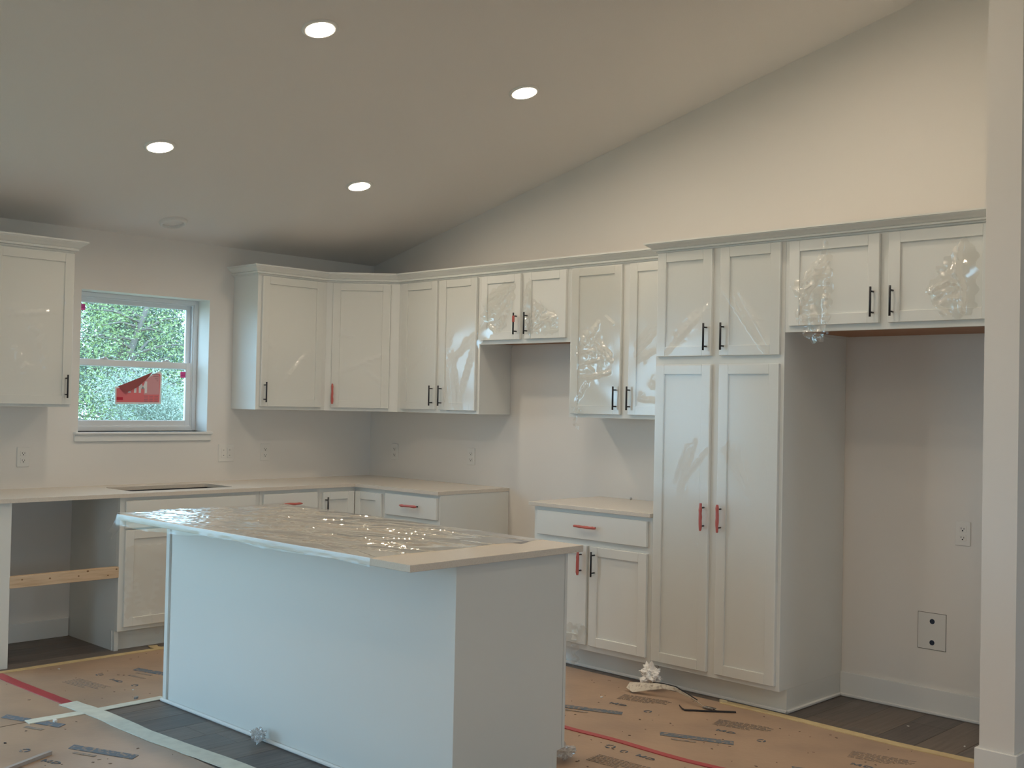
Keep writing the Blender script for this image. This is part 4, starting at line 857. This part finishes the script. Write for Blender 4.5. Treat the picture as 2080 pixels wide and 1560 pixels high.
# ------------------------------------------------------------------ outside
struct(obj('ground', bx(new(), -30, 30, -30, 40, -0.7, -0.5), mat('grass_soil', (0.16, 0.18, 0.09), 0.9, noise_col=((0.24, 0.22, 0.14), 1.2, 0.35, 0.7, 6, (1, 1, 1)))))
BARK = mat('tree_bark', (0.17, 0.14, 0.12), 0.9, bump=(30, 0.6))
def leaf_mat(name, c1, c2):
    return mat(name, c1, 0.5, noise_col=(c2, 3.0, 0.35, 0.7, 4, (1, 1, 1)))
LEAF = [leaf_mat('leaf_bright', (0.20, 0.27, 0.10), (0.38, 0.45, 0.20)), leaf_mat('leaf_mid', (0.17, 0.24, 0.12), (0.28, 0.35, 0.19)), leaf_mat('leaf_silver', (0.26, 0.31, 0.24), (0.44, 0.48, 0.40)), leaf_mat('leaf_dark', (0.08, 0.12, 0.075), (0.18, 0.23, 0.15))]
def plant(kind, x, y, h, rx, n, m, label, seed, leaf=0.05, zc=None, trunk=0.09, clumps=26):
    """trunk and branches, with single bent leaves scattered round branch tips"""
    rr = random.Random(seed); e = empty(kind, (x, y, -0.5)); tag(e, label, 'tree' if kind == 'tree' else 'shrub', 'greenery outside the kitchen window')
    bm = new(); top = h
    pts = [(0.06*rr.uniform(-1, 1)*k, 0.06*rr.uniform(-1, 1)*k, top*0.92*k/5) for k in range(6)]
    tube(bm, pts, [trunk*(1-0.15*k) for k in range(6)], 8)
    tips = []
    for k in range(clumps):
        t = rr.uniform(0.22 if kind == 'tree' else 0.05, 1.0); a = rr.uniform(0, 2*PI); i = min(4, int(t*5)); f = t*5-i
        b = Vector(pts[i]).lerp(Vector(pts[i+1]), f)
        ln = rx*rr.uniform(0.45, 1.0)*(1.15-0.55*t)
        tip = b + Vector((math.cos(a)*ln, math.sin(a)*ln, rr.uniform(-0.05, 0.45)*ln))
        mid = b.lerp(tip, 0.5) + Vector((0, 0, 0.08*ln))
        tube(bm, [b, mid, tip], [trunk*0.28, trunk*0.17, trunk*0.06], 5); tips.append((mid, tip))
    obj('trunk', bm, BARK, e)
    vs, fs = [], []
    for k in range(n):
        mid, tip = rr.choice(tips); p = mid.lerp(tip, rr.uniform(0.2, 1.1)); s = rx*0.20
        p = p + Vector((rr.gauss(0, s), rr.gauss(0, s), rr.gauss(0, s*0.8)))
        q = math.hypot(p.x, p.y)
        if q > 1.27*rx: p.x *= 1.27*rx/q*rr.uniform(0.8, 1); p.y *= 1.27*rx/q*rr.uniform(0.8, 1)
        d = Vector((rr.gauss(0, 1), rr.gauss(0, 1), rr.gauss(0, 0.7))).normalized(); u = d.cross(Vector((rr.gauss(0, 1), rr.gauss(0, 1), rr.gauss(0, 1)))).normalized()
        l = leaf*rr.uniform(0.6, 1.2); wd = l*0.42; nn = d.cross(u)*l*0.12; b0 = len(vs)
        vs += [p, p+d*l*0.5+u*wd*0.5+nn, p+d*l, p+d*l*0.5-u*wd*0.5+nn]; fs += [(b0, b0+1, b0+2), (b0, b0+2, b0+3)]
    me = bpy.data.meshes.new('foliage'); me.from_pydata([tuple(v) for v in vs], [], fs); me.materials.append(m)
    o = bpy.data.objects.new('foliage', me); COL.objects.link(o); o.parent = e; o['kind'] = 'stuff'
PL = [
 ('tree', 1.5, 6.5, 4.5, 1.1, 12000, 0, 'bright green leafy tree with a thin trunk just outside the window', 0.052),
 ('tree', -1.55, 6.6, 4.5, 1.1, 10000, 1, 'mid green leafy tree outside, left of the bright green one', 0.050),
 ('tree', 4.55, 6.6, 4.5, 1.1, 12000, 1, 'mid green leafy tree outside, right of the bright green one', 0.050),
 ('tree', 3.3, 10.5, 5.2, 1.3, 17000, 3, 'dark leafy tree in the second row behind the bright green one', 0.070),
 ('tree', -0.3, 10.5, 5.2, 1.3, 8000, 1, 'mid green leafy tree in the second row, left of the dark one', 0.070),
 ('tree', 6.9, 10.5, 5.2, 1.3, 10000, 1, 'mid green leafy tree in the second row, right of the dark one', 0.070),
 ('tree', 5.5, 14.7, 6.0, 1.5, 17000, 3, 'dark leafy tree in the middle of the third row', 0.092),
 ('tree', 9.6, 14.7, 6.0, 1.5, 9000, 1, 'mid green leafy tree at the right of the third row', 0.092),
 ('tree', 1.4, 14.7, 6.0, 1.5, 9000, 3, 'dark leafy tree at the left of the third row', 0.092),
 ('tree', 8.0, 19.0, 7.0, 1.5, 18000, 3, 'tall dark tree in the farthest row behind the others', 0.115),
 ('tree', 12.1, 19.0, 7.0, 1.5, 9000, 3, 'tall dark tree at the right end of the farthest row', 0.115),
 ('tree', 3.9, 19.0, 7.0, 1.5, 9000, 1, 'tall mid green tree at the left end of the farthest row', 0.115),
 ('shrub', 0.06, 3.80, 2.30, 0.60, 40000, 2, 'silvery small leaved shrub filling the lower half of the window', 0.030),
 ('shrub', -1.62, 3.80, 2.05, 0.58, 9000, 2, 'silvery small leaved shrub outside at the left, beside the larger silvery one', 0.030),
 ('shrub', 1.78, 3.80, 2.1, 0.58, 14000, 0, 'yellow green small leaved shrub outside, right of the silvery ones', 0.032),
]
for i, (k, x, y, h, rx, n, m, lab, lf) in enumerate(PL): plant(k, x, y, h, rx, n, LEAF[m], lab, 40+i, lf, trunk=0.075 if k == 'tree' else 0.025, clumps=60)
